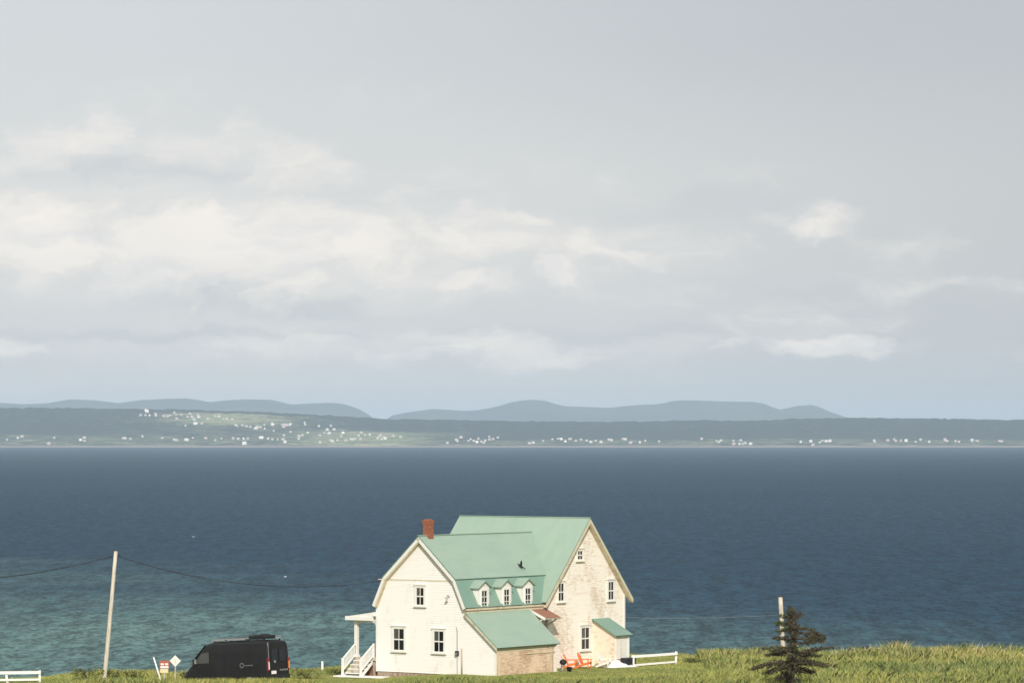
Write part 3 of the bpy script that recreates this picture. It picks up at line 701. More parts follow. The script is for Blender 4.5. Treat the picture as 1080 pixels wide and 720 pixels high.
for x, y in ((1.35, .98), (5.35, .98), (1.35, -.98), (5.35, -.98)):
    wv_ = empty('wheel', (x, y, .35), 0, van); sg = 1 if y > 0 else -1
    b = MB(); b.tube([(0, -.13 * sg, 0), (0, .05 * sg, 0)], .36, 'rubber', 20); b.build('tyre', wv_); b = MB(); b.tube([(0, .05 * sg, 0), (0, .07 * sg, 0)], .2, 'steel', 14); b.build('rim', wv_)
# rear
b = MB()
for sg in (1, -1):
    o = MB(); o.box((-.035, min(sg * .62, sg * .08), 1.45), (-.02, max(sg * .62, sg * .08), 2.25), 'dim_glass' if False else 'glass'); o.build('rear_window', van)
    o = MB(); o.box((-.06, min(sg * .84, sg * .97), .88), (.04, max(sg * .84, sg * .97), 1.68), 'red_lens'); tl = o.build('tail_light', van)
    o = MB(); o.box((-.075, min(sg * .86, sg * .94), .98), (-.05, max(sg * .86, sg * .94), 1.45), 'white_lens' if sg > 0 else 'amber_lens'); o.build('reflector', tl)
b.cbox((-.05, .48, .78), (.03, .42, .20), 'sign_white'); b.build('number_plate', van)
b = MB(); b.tube([(-.03, .35, 1.45), (-.06, .35, 1.45)], .09, 'steel', 12); b.build('badge', van)
b = MB()
for k in range(5): b.cbox((-.05, -.12 - k * .15, .92 - .02 * (k % 2)), (.02, .09, .10), 'steel')
b.build('rear_lettering', van)
b = MB(); b.box((-.12, -.9, .38), (.05, .9, .62), 'black_plastic'); b.build('bumper', van)
b = MB(); b.beam((-.02, .86, 1.55), (.02, .84, 2.66), .05, .03, 'steel'); b.build('rear_trim', van)
b = MB()                                                       # side emblem: a ring and a short line of marks
R_ = Matrix.Rotation(0, 3, 'Z')
for k in range(14):
    a0_, a1_ = 2 * PI * k / 14, 2 * PI * (k + 1) / 14; b.beam((2.0 + .14 * math.cos(a0_), 1.012, 1.28 + .14 * math.sin(a0_)), (2.0 + .14 * math.cos(a1_), 1.012, 1.28 + .14 * math.sin(a1_)), .012, .03, 'panel')
b.build('side_emblem', van); b = MB()
for k in range(8): b.cbox((1.74 - k * .085, 1.012, 1.27 + .02 * math.sin(k * 2.3)), (.055, .012, .05), 'steel')
b.build('side_lettering', van)
# roof: solar panels, rails, fan and storage box
for x0, x1 in ((1.9, 3.3), (3.5, 4.5)):
    b = MB(); b.box((x0, -.55, 2.87), (x1, .76, 2.99), 'panel'); b.box((x0 + .05, -.5, 2.992), (x1 - .05, .70, 3.0), 'blue_black'); b.build('solar_panel', van)
b = MB()
for y in (-.72, .72):
    b.tube([(.3, y, 2.90), (4.5, y, 2.88)], .025, 'black_plastic')
    for x in (.4, 1.6, 2.9, 4.3): b.box((x, y - .03, 2.7), (x + .08, y + .03, 2.9), 'black_plastic')
b.build('roof_rail', van)
b = MB(); b.cbox((1.05, .15, 3.02), (1.35, .9, .22), 'black_plastic'); b.cbox((.75, .25, 3.14), (.45, .5, .12), 'black_plastic'); b.cbox((1.4, .1, 3.13), (.3, .5, .08), 'black_plastic'); bevel(b.build('roof_box', van), .04)
b = MB(); b.cbox((.42, -.45, 2.92), (.35, .35, .1), 'panel'); b.build('roof_vent', van)
VB = Vector(((283 - 540) / 3943 * 233.5, 233.5, 0))          # near rear corner
ang = math.atan2(hd.y, hd.x)
left = Vector((-hd.y, hd.x, 0))
van.location = VB - left * 1.0 + Vector((0, 0, -.20)); van.rotation_euler = Matrix.Rotation(ang, 4, 'Z').to_euler()
van.rotation_euler = (Matrix.Rotation(ang, 4, 'Z') @ Matrix.Rotation(R(3.6), 4, 'Y')).to_euler()
van.scale = (1.085, 1.02, 1)

# ------------------------------------------------------------------ signs, stakes, fences
def on_ground(px, py, Y): return ((px - 540) / 3943 * Y, Y, CAM_Z - (py - 462) / 3943 * Y)
b = MB(); Y = 240.5
p = on_ground(184.8, 696.5, Y)
sg1 = empty('diamond_sign', (p[0], Y, gz(p[0], Y)), R(-8)); zz = p[2] - sg1.location.z
b.box((-.04, .02, -.3), (.04, .09, zz + .3), 'grey_wood'); b.build('post', sg1)
b = MB(); b.prism([(0, -.37), (.37, 0), (0, .37), (-.37, 0)], lambda a, z, t_: (a, t_, zz + z), -.01, .015, 'sign_white'); pl = b.build('sign_panel', sg1)
b = MB()
b.prism([(-.03, .18), (.05, .16), (.03, .04), (.10, -.02), (.04, -.16), (-.06, -.14), (-.03, -.04), (-.10, .03), (-.04, .08)], lambda a, z, t_: (a, t_, zz + z), -.016, -.0105, 'sign_tan')
b.build('symbol', sg1)
tag(sg1, 'white diamond sign with small faint marks on a post by the van', 'sign')
p = on_ground(174, 700, Y); sg2 = empty('notice_sign', (p[0], Y - .4, gz(p[0], Y - .4)), R(4)); zz = p[2] - sg2.location.z
b = MB(); b.box((-.05, .02, -.3), (.05, .1, zz + .2), 'grey_wood'); b.build('post', sg2)
b = MB(); b.box((-.31, -.01, zz - .24), (.31, .015, zz + .26), 'sign_red'); b.build('sign_panel', sg2)
b = MB()
for x0 in (-.24, .04): b.box((x0, -.018, zz - .03), (x0 + .2, -.0105, zz + .09), 'sign_white')
b.box((-.26, -.018, zz - .22), (.26, -.0105, zz - .09), 'sign_white'); b.build('lettering', sg2)
b = MB(); b.box((-.27, -.015, zz - .52), (.24, .01, zz - .27), 'sign_tan'); b.build('sign_panel', sg2)['label'] = 'small tan lower panel'
tag(sg2, 'red and white notice board with a tan panel below, left of the diamond sign', 'sign')
Y = 230.5
a = on_ground(173.5, 727, Y); q = on_ground(162, 692.5, Y)
b = MB(); b.tube([(0, 0, -.2), (q[0] - a[0], 0, q[2] - a[2])], [.055, .05], 'white_paint', 8); o = b.build('stake', None, True); o.location = (a[0], Y, a[2]); tag(o, 'white guide stake leaning left in the long grass', 'stake')
p = on_ground(340, 704, 252.); b = MB(); b.box((-.07, -.07, -.2), (.07, .07, .55), 'white_paint'); o = b.build('marker_post'); o.location = (p[0], 252., gz(p[0], 252.) + .0); tag(o, 'small white marker post standing at the cliff edge', 'post')

def fence(posts, rails, label):                               # posts: (x, y, z0, z1); rails: lists of points
    o = empty('fence', (posts[0][0], posts[0][1], posts[0][2])); L = Vector(o.location)
    for (x, y, z0, z1, lean) in posts:
        b = MB(); b.beam(Vector((x, y, z0 - .3)) - L, Vector((x + lean, y, z1)) - L, .14, .14, 'white_paint'); b.build('post', o)
    for pts, w_ in rails:
        b = MB()
        for p_, q_ in zip(pts[:-1], pts[1:]): b.beam(Vector(p_) - L, Vector(q_) - L, .06, w_, 'white_paint')
        b.build('rail', o)
    tag(o, label, 'fence'); return o
def W_(px, py, Y): return Vector(on_ground(px, py, Y))
fence([(W_(668, 702, 250.5).x, 250.5, gz(8.1, 250.5) - .05, W_(667, 690.5, 250.5).z, 0), (W_(712.5, 701, 252.8).x, 252.8, gz(11, 252.8) - .05, W_(713, 686.5, 252.8).z, .04)],
      [([W_(666, 692, 250.4), W_(690, 690.5, 251.5), W_(714.5, 688.7, 252.7)], .17), ([W_(668, 701, 250.4), W_(713, 697.3, 252.7)], .12)], 'low white two rail fence at the right end of the house')
Yf = 239.5
fence([(W_(42, 716, Yf).x, Yf, gz(-30, Yf), W_(42, 706.5, Yf).z, 0), (W_(8.5, 718, Yf).x, Yf, gz(-32, Yf), W_(6, 709, Yf).z, -.12), (W_(-30, 718, Yf).x, Yf, gz(-34, Yf), W_(-30, 708, Yf).z, 0)],
      [([W_(-31, 709.5, Yf - .1), W_(5, 709, Yf - .1), W_(43, 708.6, Yf - .1)], .19), ([W_(-31, 717, Yf - .1), W_(42, 716, Yf - .1)], .13)], 'low white two rail fence at the left edge beside the grass')

# ------------------------------------------------------------------ garden chairs and things by the wall
def adirondack(name, m, label, loc, rz, group):
    o = empty(name, loc, rz); sc_ = 1.0
    def bld(nm, fn_):
        b = MB(); fn_(b); return b.build(nm, o)
    def seat(b):
        for k in range(6): b.cbox((.02 + .0, 0, 0), (0, 0, 0), m) if False else b.beam((-.28 + k * .11, -.27, .26 + k * .024), (-.28 + k * .11, .27, .26 + k * .024), .095, .025, m)
    def back(b):
        for k in range(5):
            y = -.24 + k * .12; top = 1.02 - .035 * (k - 2) ** 2
            b.beam((-.27, y, .26), (-.27 - (top - .26) * .42, y * 1.15, top), .105, .022, m)
        b.beam((-.40, -.30, .55), (-.40, .30, .55), .04, .08, m)
    def arm(s_):
        def f(b): b.beam((-.45, s_ * .34, .56), (.34, s_ * .36, .58), .13, .028, m); b.beam((.24, s_ * .32, 0), (.24, s_ * .32, .57), .05, .10, m)
        return f
    def leg(s_):
        def f(b): b.beam((.30, s_ * .28, .36), (-.62, s_ * .28, .05), .035, .11, m)
        return f
    bld('seat', seat); bld('backrest', back)
    for s_ in (-1, 1): bld('armrest', arm(s_)); bld('leg', leg(s_))
    tag(o, label, 'chair', group); return o
def put(u, v): p = at(u, v); return (p.x, p.y, gz(p.x, p.y) + .03)
adirondack('adirondack_chair', 'orange_paint', 'bright orange adirondack chair nearest the shed, left of the other orange one', put(5.0, 9.75), -TH + R(28), 'adirondack chairs by the gable wall')
adirondack('adirondack_chair', 'orange_paint', 'bright orange adirondack chair under the ground floor window, beside the white one', put(5.0, 11.35), -TH + R(18), 'adirondack chairs by the gable wall')
adirondack('adirondack_chair', 'white_paint', 'white adirondack chair against the shingled back porch', put(5.5, 12.9), -TH + R(20), 'adirondack chairs by the gable wall')
# white folded sheet and low white table right of the white chair
b = MB()
nx, ny = 14, 8; vs = []
for j in range(ny):
    for i in range(nx):
        x = i / (nx - 1) * 2.3 - 1.15; y = j / (ny - 1) * .9 - .45
        hgt = .36 * math.exp(-((x + .35) / .5) ** 2) + .10 + .06 * math.sin(x * 9 + j) * math.cos(j * 1.3); e_ = min(1, (1.15 - abs(x)) * 4, (.45 - abs(y)) * 6 + .0)
        vs.append((x, y, hgt * max(e_, 0)))
b.add(vs, [(j * nx + i, j * nx + i + 1, (j + 1) * nx + i + 1, (j + 1) * nx + i) for j in range(ny - 1) for i in range(nx - 1)], 'white_paint')
o = b.build('tarpaulin', None, True); o.location = put(6.0, 13.9); o.rotation_euler = (0, 0, -TH + R(70)); tag(o, 'crumpled white tarpaulin lying on the grass by the back porch', 'tarpaulin')
b = MB(); b.box((-.22, -.55, 0), (.22, .55, .52), 'blue_black'); bin_ = b.build('storage_crate'); b2 = MB(); b2.box((-.24, -.57, .52), (.24, .57, .58), 'blue_black')
for k in range(3): b2.box((.22, -.5 + k * .36, .08), (.235, -.5 + k * .36 + .28, .46), 'black_plastic')
b2.build('lid', bin_); bin_.location = put(5.98, 14.85); bin_.rotation_euler = (0, 0, -TH); tag(bin_, 'dark blue storage crate against the white end of the back porch', 'crate')
# kettle grill and dark pots at the shed's far corner
gq = empty('kettle_grill', put(6.42, 6.8), .3)
b = MB(); b.tube([(0, 0, .42), (0, 0, .50), (0, 0, .60)], [.10, .20, .25], 'black_plastic', 14); b.build('bowl', gq, True)
b = MB(); b.tube([(0, 0, .61), (0, 0, .72), (0, 0, .80)], [.25, .19, .04], 'black_plastic', 14); b.tube([(0, 0, .8), (0, 0, .86)], .03, 'steel', 6); b.build('lid', gq, True)
for k in range(3):
    a_ = k * 2.1; b = MB(); b.beam((.12 * math.cos(a_), .12 * math.sin(a_), .45), (.26 * math.cos(a_), .26 * math.sin(a_), 0), .03, .03, 'steel'); b.build('leg', gq)
tag(gq, 'small black kettle grill on three legs at the far corner of the shed', 'grill')
b = MB(); b.tube([(0, 0, 0), (0, 0, .28), (0, 0, .30)], [.13, .18, .19], 'black_plastic', 12); o = b.build('flower_pot', None, True); o.location = put(6.7, 7.1); tag(o, 'dark flower pot on the grass between grill and orange chairs', 'pot')

# ------------------------------------------------------------------ dark windswept spruce
TX, TY = 836 - 540, 226.0
tree = empty('spruce_tree', (TX / 3943 * TY, TY, gz(TX / 3943 * TY, TY)))
tag(tree, 'dark ragged windswept spruce with drooping tiers in the foreground grass', 'tree')
tz0 = tree.location.z; K = 3943 / TY
def tz(py): return CAM_Z - (py - 462) / K - tz0
trk = MB(); topz = tz(642)
trk.tube([(-.25, 0, -.3), (-.18, 0, .3), (-.05, .03, 1.2), (.03, 0, 2.2), (-.02, 0, 3.2), (.02, 0, 4.2), (-.03, 0, topz)], [.19, .16, .13, .10, .075, .045, .015], 'bark', 8)
trk.build('trunk', tree, True)
cr = MB(); rt = random.Random(5)
def twig(p, d, ln, wd, m):
    d = d.normalized(); s_ = d.cross(Vector((rt.uniform(-1, 1), rt.uniform(-1, 1), rt.uniform(-.2, 1)))).normalized() * wd / 2
    mid = p + d * ln * .45
    cr.add([p, mid - s_, p + d * ln, mid + s_], [(0, 1, 2, 3)], m)
def branch(z0, vec, th, dens, arch=.0, bare=.25, mats=(6, 4, .6)):
    """one limb: starts on the trunk at z0, ends at vec, bushy with twigs of radius th"""
    reach = vec.length; P0 = Vector((0, 0, z0))
    pt = lambda f_: P0 + vec * f_ + Vector((0, 0, arch * math.sin(PI * f_)))
    cr.tube([pt(f_) for f_ in (0, .25, .5, .75, 1)], [.045, .035, .025, .015, .006], 'bark', 4, False)
    d = vec.normalized()
    for k in range(int(max(reach, .35) * dens * .96)):
        f_ = bare + (1.02 - bare) * rt.random() ** .8; r_ = th * (1.05 - .45 * f_)
        off = Vector((rt.gauss(0, 1), rt.gauss(0, 1), rt.gauss(0, .75))) * r_ * .42
        tw = d * rt.uniform(.1, .9) + off.normalized() * rt.uniform(.3, 1.0)
        mm = rt.choices(('needle', 'needle_brown', 'needle_fresh'), mats)[0]
        twig(pt(f_) + off * .6, tw, rt.uniform(.10, .22), rt.uniform(.035, .07), mm)
px_m = 1 / K
def tier(py0, dx, py1, th, dens, n_=2, arch=0., bare=.25, spread=.5, mats=(6, 4, .6)):
    for k in range(n_):
        L_ = dx * px_m * (1 if k == 0 else rt.uniform(.65, .98)); a_ = 0 if k == 0 else rt.uniform(-spread, spread) * 1.6
        dz = (tz(py1) - tz(py0)) * rt.uniform(.8, 1.1)
        branch(tz(py0) + rt.uniform(-.08, .08), Vector((L_ * math.cos(a_), abs(L_) * math.sin(a_), dz)), th, dens, arch, bare, mats)
# ragged column at the top
for k in range(46):
    py = 644 + 40 * (k / 46); a_ = rt.uniform(0, 2 * PI); L_ = rt.uniform(.28, .52) * (1.0 if py > 650 else .75)
    branch(tz(py), Vector((L_ * math.cos(a_), L_ * math.sin(a_), rt.uniform(-.05, .30))), .20, 95, 0, .0)
tier(652, -14, 649, .22, 85, 2, mats=(4, 2, 3)); tier(658, -17, 658, .30, 110, 3, mats=(4, 1, 4)); tier(664, -18, 664, .26, 80, 3, mats=(5, 2, 2)); tier(673, -21, 672, .20, 70, 3)
tier(653, 10, 648, .2, 90, 2); tier(660, 13, 662, .2, 70, 2)
tier(664, 30, 669, .16, 55, 2, .22, .45); tier(668, 33, 672, .30, 120, 3, .18, .62); tier(674, 32, 676, .26, 80, 3, .12, .45); tier(679, 22, 676, .2, 60, 2, .0, .3)
tier(683, -31, 684.5, .17, 75, 3, .06, .3); tier(687, -26, 690, .17, 80, 3, .04, .2); tier(691, -29, 691, .14, 60, 2)
tier(688, 42, 683, .18, 70, 3, -.05, .35); tier(690, 24, 689, .2, 90, 3); tier(694, 30, 692, .13, 50, 2)
tier(698, -44, 706, .20, 85, 4, .16, .25); tier(702, -30, 709, .22, 95, 4, .1, .1); tier(700, 46, 701, .20, 80, 4, .12, .25); tier(697, 26, 700, .26, 120, 4, .1, .1); tier(705, 22, 709, .24, 110, 3)
for k in range(44):
    py = 698 + 28 * (k / 44); a_ = rt.uniform(0, 2 * PI); L_ = rt.uniform(.5, 1.25) * (1.15 - .5 * (k / 44))
    branch(tz(py), Vector((L_ * math.cos(a_), L_ * math.sin(a_), rt.uniform(-.30, .02))), .22, 75, 0, .1)
for k in range(26):
    py = 682 + 16 * (k / 26); a_ = rt.uniform(0, 2 * PI); L_ = rt.uniform(.3, 1.5)
    branch(tz(py), Vector((.3 * math.cos(a_), L_ * math.sin(a_), rt.uniform(-.15, .1))), .17, 60, 0, .1)
cr.build('crown', tree)

# ------------------------------------------------------------------ shrubs
def shrub(px, py_top, w_, h_, Y, label, mix_=('leaf_dark', 'leaf_mid', 'leaf_olive'), wt_=(5, 4, 2), seed=1):
    r_ = random.Random(seed); X = (px - 540) / 3943 * Y; z0 = gz(X, Y)
    o = empty('shrub', (X, Y, z0)); b = MB()
    for k in range(5):
        a_ = r_.uniform(0, 2 * PI); b.tube([(0, 0, -.05), (.3 * w_ * math.cos(a_), .2 * w_ * math.sin(a_), h_ * .75)], [.03, .01], 'bark', 5)
    b.build('stem', o); b = MB(); lobes = [(r_.uniform(-.36, .36) * w_, r_.uniform(-.25, .25) * w_, r_.uniform(.25, .62) * h_, r_.uniform(.25, .42)) for _ in range(7)]
    for k in range(int(420 * w_ * max(h_, .6))):
        lx, ly, lz, lr = r_.choice(lobes); v = Vector((r_.gauss(0, 1), r_.gauss(0, 1), r_.gauss(0, 1))).normalized() * r_.uniform(.55, 1.05) ** .5
        p_ = Vector((lx + v.x * lr * w_ * .8, ly + v.y * lr * w_ * .6, max(.02, lz + v.z * lr * h_)))
        q_ = Matrix.Rotation(r_.uniform(0, 6.3), 3, 'Z') @ Matrix.Rotation(r_.uniform(-1.2, 1.2), 3, 'X'); s_ = r_.uniform(.035, .075)
        b.add([p_ + q_ @ Vector(c_) * s_ for c_ in ((-1, 0, 0), (0, -.6, .2), (1.2, 0, 0), (0, .6, .2))], [(0, 1, 2, 3)], r_.choices(mix_, wt_)[0])
    b.build('foliage', o); tag(o, label, 'shrub', 'shrubs along the grassy cliff edge')
shrub(93, 701, 1.9, .95, 240.5, 'dark rounded shrub just left of the tall pole', seed=3)
shrub(122, 706, 1.2, .55, 241.5, 'low dark shrub just right of the tall pole', seed=4)
shrub(143, 706, 1.5, .6, 242, 'low dark shrub between the tall pole and the leaning stake', seed=5)
shrub(195, 703, 1.3, .7, 241.5, 'dark shrub behind the diamond sign', seed=6)
shrub(322, 703, 1.9, .85, 243, 'olive shrub just right of the van', wt_=(3, 4, 5), seed=7)
shrub(284, 708, 1.5, .5, 229.3, 'pale green weed clump in front of the van tail', mix_=('leaf_mid', 'blade_green', 'blade_yellow'), wt_=(2, 4, 3), seed=21)
shrub(262, 711, 1.0, .38, 229.0, 'small weed clump in front of the van side', mix_=('leaf_mid', 'blade_green', 'blade_yellow'), wt_=(2, 4, 3), seed=22)
shrub(355, 705, 1.6, .45, 247, 'low green shrub between van and porch steps', wt_=(4, 5, 3), seed=8)
shrub(728, 694, 1.5, .5, 254, 'low dark shrub right of the white fence', wt_=(5, 5, 3), seed=12)
shrub(752, 692, 2.4, .75, 256, 'olive shrub on the bank between fence and spruce', wt_=(3, 5, 6), seed=9)
shrub(790, 690, 2.4, .75, 256, 'straw tinged shrub on the bank close behind the spruce left side', wt_=(2, 4, 6), seed=10)
shrub(905, 689, 2.8, .75, 256, 'dark shrub on the bank right of the spruce', wt_=(5, 5, 4), seed=11)

# ------------------------------------------------------------------ grass
def grass():
    # candidate tufts
    N = 92000
    X = rng.uniform(-43, 43, N); Y = rng.uniform(221, 268, N)
    E = edge(X); keep = (Y < E + 1.5)
    dx, dy = X - HX, Y - HY; u = dx * math.cos(TH) - dy * math.sin(TH); v = dx * math.sin(TH) + dy * math.cos(TH)
    inhouse = ((u > -5.9) & (u < 6.2) & (v > -.1) & (v < 6.8) & ((u > -3.8) | (v < 3.5))) | ((u > -6.6) & (u < 4.0) & (v > 6) & (v < 17.6)) | ((u > 3.8) & (u < 6.4) & (v > 9.2) & (v < 16)) | ((u > -5.7) & (u < -3.9) & (v > -1.6) & (v < 3.5))
    keep &= ~inhouse
    lawn = sstep(9.5, 13.5, np.hypot((u + .3) / 1.15, (v - 6.5) / 1.35)) 
    lawn = np.where((X > -8) & (X < 13) & (Y > 236), np.minimum(lawn, .15), lawn)
    n = fbm(X * .16, Y * .22, 21); n2 = fbm(X * .8, Y * .8, 33)
    edged = np.exp(-((Y - E + 2.0) / 2.4) ** 2)
    H = .07 + lawn * (.10 + .34 * sstep(.35, .65, n) + .10 * n2)
    right = sstep(9, 15, X)
    H = H + right * .30 * sstep(.55, .72, fbm(X * .45, Y * .7, 91)) + right * edged * (.10 + .16 * n2) + right * .12 * np.exp(-((Y - 241 - 3 * (n - .5)) / 4.0) ** 2)
    H = np.where(X < -9, H * (.62 + .38 * sstep(238, 234, Y)), H)
    H = np.where(X < -27.2, H * .55, H)
    front = np.exp(-((Y - 229) / 3.2) ** 2) * sstep(-7, -13, X) * sstep(-30, -27, X) * 0 + 0
    H = H + .14 * np.exp(-((Y - 228) / 2.6) ** 2) * sstep(-8, -13, X)
    H = np.where((X < -27) & (Y > 236.5) & (Y < 241), np.minimum(H, .15), H)
    vanz = (np.abs((X - van.location.x) * hd.x + (Y - van.location.y) * hd.y - 3.4) < 3.6) & (np.abs((X - van.location.x) * left.x + (Y - van.location.y) * left.y) < 1.1)
    keep &= ~vanz
    p = rng.uniform(0, 1, N); keep &= (p < .55 + .45 * np.clip(H / .3, 0, 1))
    X, Y, H, E, n, n2, right, edged, lawn = (a[keep] for a in (X, Y, H, E, n, n2, right, edged, lawn)); N = len(X)
    nb = 5
    X = np.repeat(X, nb) + rng.normal(0, .10, N * nb); Y = np.repeat(Y, nb) + rng.normal(0, .10, N * nb)
    H, n, n2, right, edged, lawn = (np.repeat(a, nb) for a in (H, n, n2, right, edged, lawn))
    K_ = len(X); Z = ground(X, Y) - .02; h_ = H * rng.uniform(.6, 1.3, K_)
    a = rng.uniform(0, 2 * PI, K_); w = .011 + .020 * h_; lean = rng.normal(0, .38, K_) * h_ + .12 * h_; lean2 = rng.normal(0, .28, K_) * h_
    cx, sx = np.cos(a) * w, np.sin(a) * w
    V = np.zeros((K_, 5, 3), np.float32)
    V[:, 0] = np.stack([X - cx, Y - sx, Z], 1); V[:, 1] = np.stack([X + cx, Y + sx, Z], 1)
    V[:, 2] = np.stack([X + cx * .8 + lean * .4, Y + sx * .8 + lean2 * .4, Z + h_ * .6], 1)
    V[:, 4] = np.stack([X - cx * .8 + lean * .4, Y - sx * .8 + lean2 * .4, Z + h_ * .6], 1)
    V[:, 3] = np.stack([X + lean, Y + lean2, Z + h_], 1)
    me = bpy.data.meshes.new('grass'); me.vertices.add(K_ * 5); me.vertices.foreach_set('co', V.ravel())
    me.loops.add(K_ * 5); me.loops.foreach_set('vertex_index', np.arange(K_ * 5, dtype=np.int32)); me.polygons.add(K_)
    me.polygons.foreach_set('loop_start', np.arange(0, K_ * 5, 5))
    names = ['blade_yellow', 'blade_green', 'blade_deep', 'blade_blue', 'blade_tan', 'blade_straw']
    for nm in names: me.materials.append(M[nm])
    r = rng.uniform(0, 1, K_); m3 = fbm(X * .12, Y * .3, 77)
    wy = .3 + 1.3 * sstep(.45, .65, m3); wg = .9 + 0 * r; wd = .45 + 1.3 * sstep(.52, .36, m3); wb = right * 1.6 * sstep(.5, .3, np.abs(Y - 241) / 8); wtn = .10 + .65 * right * edged + .3 * sstep(.55, .75, n2); wst = .04 + .5 * right * edged
    Wt = np.stack([wy, wg, wd, wb, wtn, wst], 1); Wt = np.cumsum(Wt / Wt.sum(1, keepdims=True), 1)
    idx = (r[:, None] > Wt).sum(1).clip(0, 5)
    me.polygons.foreach_set('material_index', idx.astype(np.int32)); me.update(calc_edges=True)
    o = bpy.data.objects.new('grass', me); COL.objects.link(o)
    tag(o, 'long yellow green grass covering the cliff top', 'grass', kind='stuff')
grass()

# ------------------------------------------------------------------ houses on the far shore
FAR = []
#FAR_TABLE
FAR_LABELS = ['tiny broad white house in the hillside village across the water', 'tiny broad white house near the waterline below the far left hillside', 'tiny broad white house on the green hilltop fields across the water at the left', 'tiny broad white house on the low far shore across the water behind the farmhouse', 'tiny dim pale house in the hillside village across the water', 'tiny dim pale house near the waterline below the far left hillside', 'tiny dim pale house on the green hilltop fields across the water at the left', 'tiny dim pale house on the low far shore across the water behind the farmhouse', 'tiny dim pale house on the low far shore at the right', 'tiny grey house in the hillside village across the water', 'tiny grey house near the waterline below the far left hillside', 'tiny grey house on the green hilltop fields across the water at the left', 'tiny grey house on the low far shore across the water behind the farmhouse', 'tiny grey house on the low far shore at the right', 'tiny pinkish house in the hillside village across the water', 'tiny pinkish house near the waterline below the far left hillside', 'tiny pinkish house on the green hilltop fields across the water at the left', 'tiny pinkish house on the low far shore across the water behind the farmhouse', 'tiny pinkish house on the low far shore at the right', 'tiny small white house in the hillside village across the water', 'tiny small white house near the waterline below the far left hillside', 'tiny small white house on the green hilltop fields across the water at the left', 'tiny small white house on the low far shore across the water behind the farmhouse', 'tiny small white house on the low far shore at the right', 'tiny white house in the hillside village across the water', 'tiny white house near the waterline below the far left hillside', 'tiny white house on the green hilltop fields across the water at the left', 'tiny white house on the low far shore across the water behind the farmhouse', 'tiny white house on the low far shore at the right']
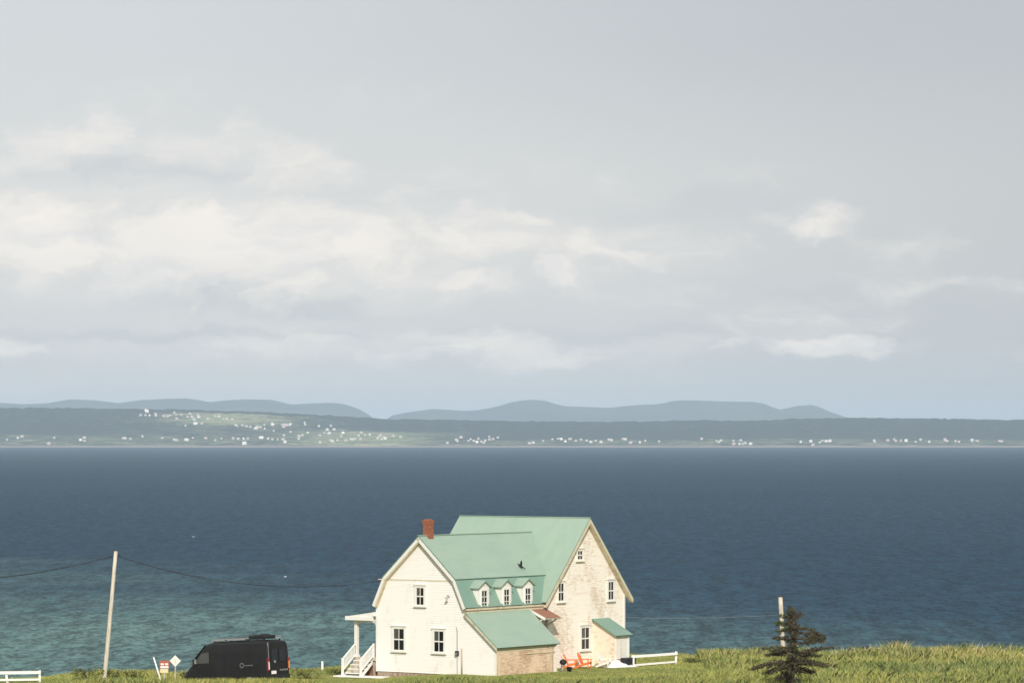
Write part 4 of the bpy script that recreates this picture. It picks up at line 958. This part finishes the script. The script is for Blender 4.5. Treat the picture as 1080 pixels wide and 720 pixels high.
FAR = [(x, y, k, FAR_LABELS[j]) for x, y, k, j in [(-1552,15894,4,2),(-1526,15738,1,26),(-1495,15694,0,21),(-1544,15742,0,21),(-1433,15862,0,21),(-1442,15634,3,16),(-1463,15702,0,21),(-1362,15814,3,16),(-1311,15650,1,26),(-1297,15326,4,2),(-1333,15270,0,21),(-1233,15730,3,16),(-1190,15606,0,21),(-1168,15602,2,11),(-1131,15306,1,26),(-1084,15250,3,16),(-1065,15226,2,11),(-1041,15190,4,2),(-1026,15238,3,16),(-1007,15222,0,21),(-984,15390,1,26),(-932,15394,3,16),(-917,15442,0,21),(-855,15450,0,21),(-1327,15574,2,11),(-1394,15750,2,11),(-1265,15534,2,11),(-1275,14646,4,1),(-1312,14638,3,15),(-1325,14666,0,20),(-1518,14694,0,20),(-1077,14706,2,10),(-1057,14722,1,25),(-991,14770,4,1),(-962,14754,0,20),(-889,14634,1,25),(-848,14882,3,15),(-837,14930,0,20),(-824,15078,0,20),(-1162,14650,2,10),(-1044,14590,4,1),(-1523,14714,2,10),(-1946,14722,0,20),(-1981,14666,2,10),(-1690,14642,1,25),(-1673,14622,3,15),(-1808,14590,3,15),(-1529,14702,0,20),(-1497,14670,2,10),(-1320,14658,3,15),(-1273,14654,1,25),(-985,15378,1,24),(-937,15402,3,14),(-916,15450,2,9),(-863,15550,0,19),(-796,15402,0,19),(-755,15270,1,24),(-749,15442,0,19),(-728,15306,1,24),(-736,15066,4,0),(-682,15110,1,24),(-822,15074,0,19),(-990,14766,4,0),(-963,14746,0,19),(-890,14626,0,19),(-849,14874,3,14),(-843,14766,0,19),(-752,14642,0,19),(-704,14666,1,24),(-653,14706,3,14),(-637,14774,0,19),(-626,14742,2,9),(-591,15026,2,9),(-574,15078,0,19),(-516,14790,0,19),(-503,14818,1,24),(-531,14958,3,14),(-600,14782,2,9),(-444,14898,2,9),(-681,14910,2,9),(-252,14622,0,22),(-214,14706,0,22),(-203,14910,3,17),(-164,14814,0,22),(-138,14654,1,27),(-121,14690,0,22),(-111,14626,2,12),(-75,14822,3,17),(-57,14922,0,22),(-89,14782,2,12),(84,14634,1,27),(69,14614,3,17),(160,14814,0,22),(195,14798,1,27),(209,14686,4,3),(230,14806,3,17),(272,14770,2,12),(294,14734,0,22),(309,14654,1,27),(349,14658,1,27),(442,14818,3,17),(450,14802,1,27),(464,14626,3,17),(501,14642,1,27),(393,14742,2,12),(577,14682,2,12),(751,14810,2,12),(811,14658,0,23),(865,14590,3,18),(888,14590,0,23),(902,14590,2,13),(913,14618,0,23),(930,14590,1,28),(934,14590,0,23),(1132,14662,1,28),(1173,14686,1,28),(1206,14654,0,23),(1233,14682,1,28),(1247,14682,1,28),(1422,14658,0,23),(1479,14714,3,18),(1509,14694,3,18),(1550,14702,1,28),(1585,14678,0,23),(1638,14678,0,23),(1705,14738,3,18),(1712,14718,0,23),(1757,14698,0,23),(1817,14770,1,28),(1923,14746,0,23),(1175,14594,3,18),(-1561,15937,3,16),(-1503,15773,3,16),(-1559,15699,2,11),(-1358,15652,3,16),(-1441,15742,5,6),(-1418,15783,5,6),(-1342,15661,3,16),(-1272,15326,5,6),(-1250,15736,2,11),(-1201,15570,2,11),(-1120,15259,5,6),(-1104,15305,2,11),(-964,15136,5,6),(-1040,15246,3,16),(-1036,15199,2,11),(-938,15344,3,16),(-1020,15390,5,6),(-926,15405,5,6),(-1396,15564,3,16),(-1328,15807,2,11),(-1317,15521,5,6),(-1377,14720,5,5),(-1097,14720,2,10),(-1144,14720,5,5),(-902,14720,3,15),(-923,14720,5,5),(-909,14897,5,5),(-768,14942,3,15),(-894,15079,5,5),(-1206,14720,3,15),(-1040,14720,2,10),(-1935,14764,3,15),(-2033,14720,2,10),(-1683,14720,3,15),(-1802,14720,2,10),(-1459,14760,5,5),(-1257,14720,5,5),(-949,15434,2,9),(-940,15430,5,4),(-992,15456,5,4),(-610,15155,3,14),(-757,15083,5,4),(-943,14720,5,4),(-715,14720,3,14),(-687,14720,5,4),(-637,14788,5,4),(-615,14983,5,4),(-528,15059,5,4),(-534,14838,5,4),(-476,14989,3,14),(-621,14792,5,4),(-510,14880,5,4),(-171,14720,5,7),(-219,14757,3,17),(-133,14840,3,17),(-151,14720,5,7),(-91,14957,2,12),(-106,14745,5,7),(122,14720,5,7),(183,14833,5,7),(228,14796,3,17),(251,14720,5,7),(330,14720,5,7),(383,14796,3,17),(386,14760,2,12),(525,14730,5,7),(822,14720,2,13),(805,14720,5,8),(900,14720,2,13),(871,14720,5,8),(1222,14720,5,8),(1253,14720,3,18),(1222,14720,5,8),(1426,14720,5,8),(1510,14769,2,13),(1613,14758,2,13),(1531,14720,3,18),(1553,14734,3,18),(1713,14797,3,18),(1746,14720,5,8),(1833,14734,3,18),(1812,14725,5,8),(1927,14720,3,18),(1252,14720,5,8)]]
def far_house(m1, m2, w_, d_, h_):
    me = bpy.data.meshes.new('far_house')
    b = MB(); b.box((-w_ / 2, -d_ / 2, -3), (w_ / 2, d_ / 2, h_), m1)
    b.prism([(-d_ / 2 - .3, h_), (d_ / 2 + .3, h_), (0, h_ + d_ * .42)], lambda a, z, x: (x, a, z), -w_ / 2 - .3, w_ / 2 + .3, m2)
    return b
M['far_white'] = mat('far_white', (.80, .79, .77), .7); M['far_grey'] = mat('far_grey', (.5, .48, .46), .7); M['far_pink'] = mat('far_pink', (.65, .5, .45), .7)
M['far_dim'] = mat('far_dim', (.62, .60, .57), .7); M['far_roof'] = mat('far_roof', (.55, .53, .52), .6); M['far_roof_white'] = mat('far_roof_white', (.8, .8, .8), .6)
protos = {}
for i, (X, Y, kind, label) in enumerate(FAR):
    if kind not in protos:
        spec = {5: ('far_dim', 'far_roof', 8, 7, 4), 0: ('far_white', 'far_roof', 8, 7, 4), 1: ('far_white', 'far_roof_white', 11, 8, 5), 2: ('far_grey', 'far_roof', 10, 8, 5), 3: ('far_pink', 'far_roof', 12, 8, 4.5), 4: ('far_white', 'far_roof_white', 16, 9, 5.5)}[kind]
        o = far_house(*spec).build('far_house'); protos[kind] = o
    else:
        o = protos[kind].copy(); COL.objects.link(o)
    o.location = (X, Y, float(shore(np.array([X * 1.0]), np.array([Y * 1.0]))[0])); o.rotation_euler = (0, 0, (i * 1.7) % 3.1)
    tag(o, label, 'house', 'tiny houses on the far shore')
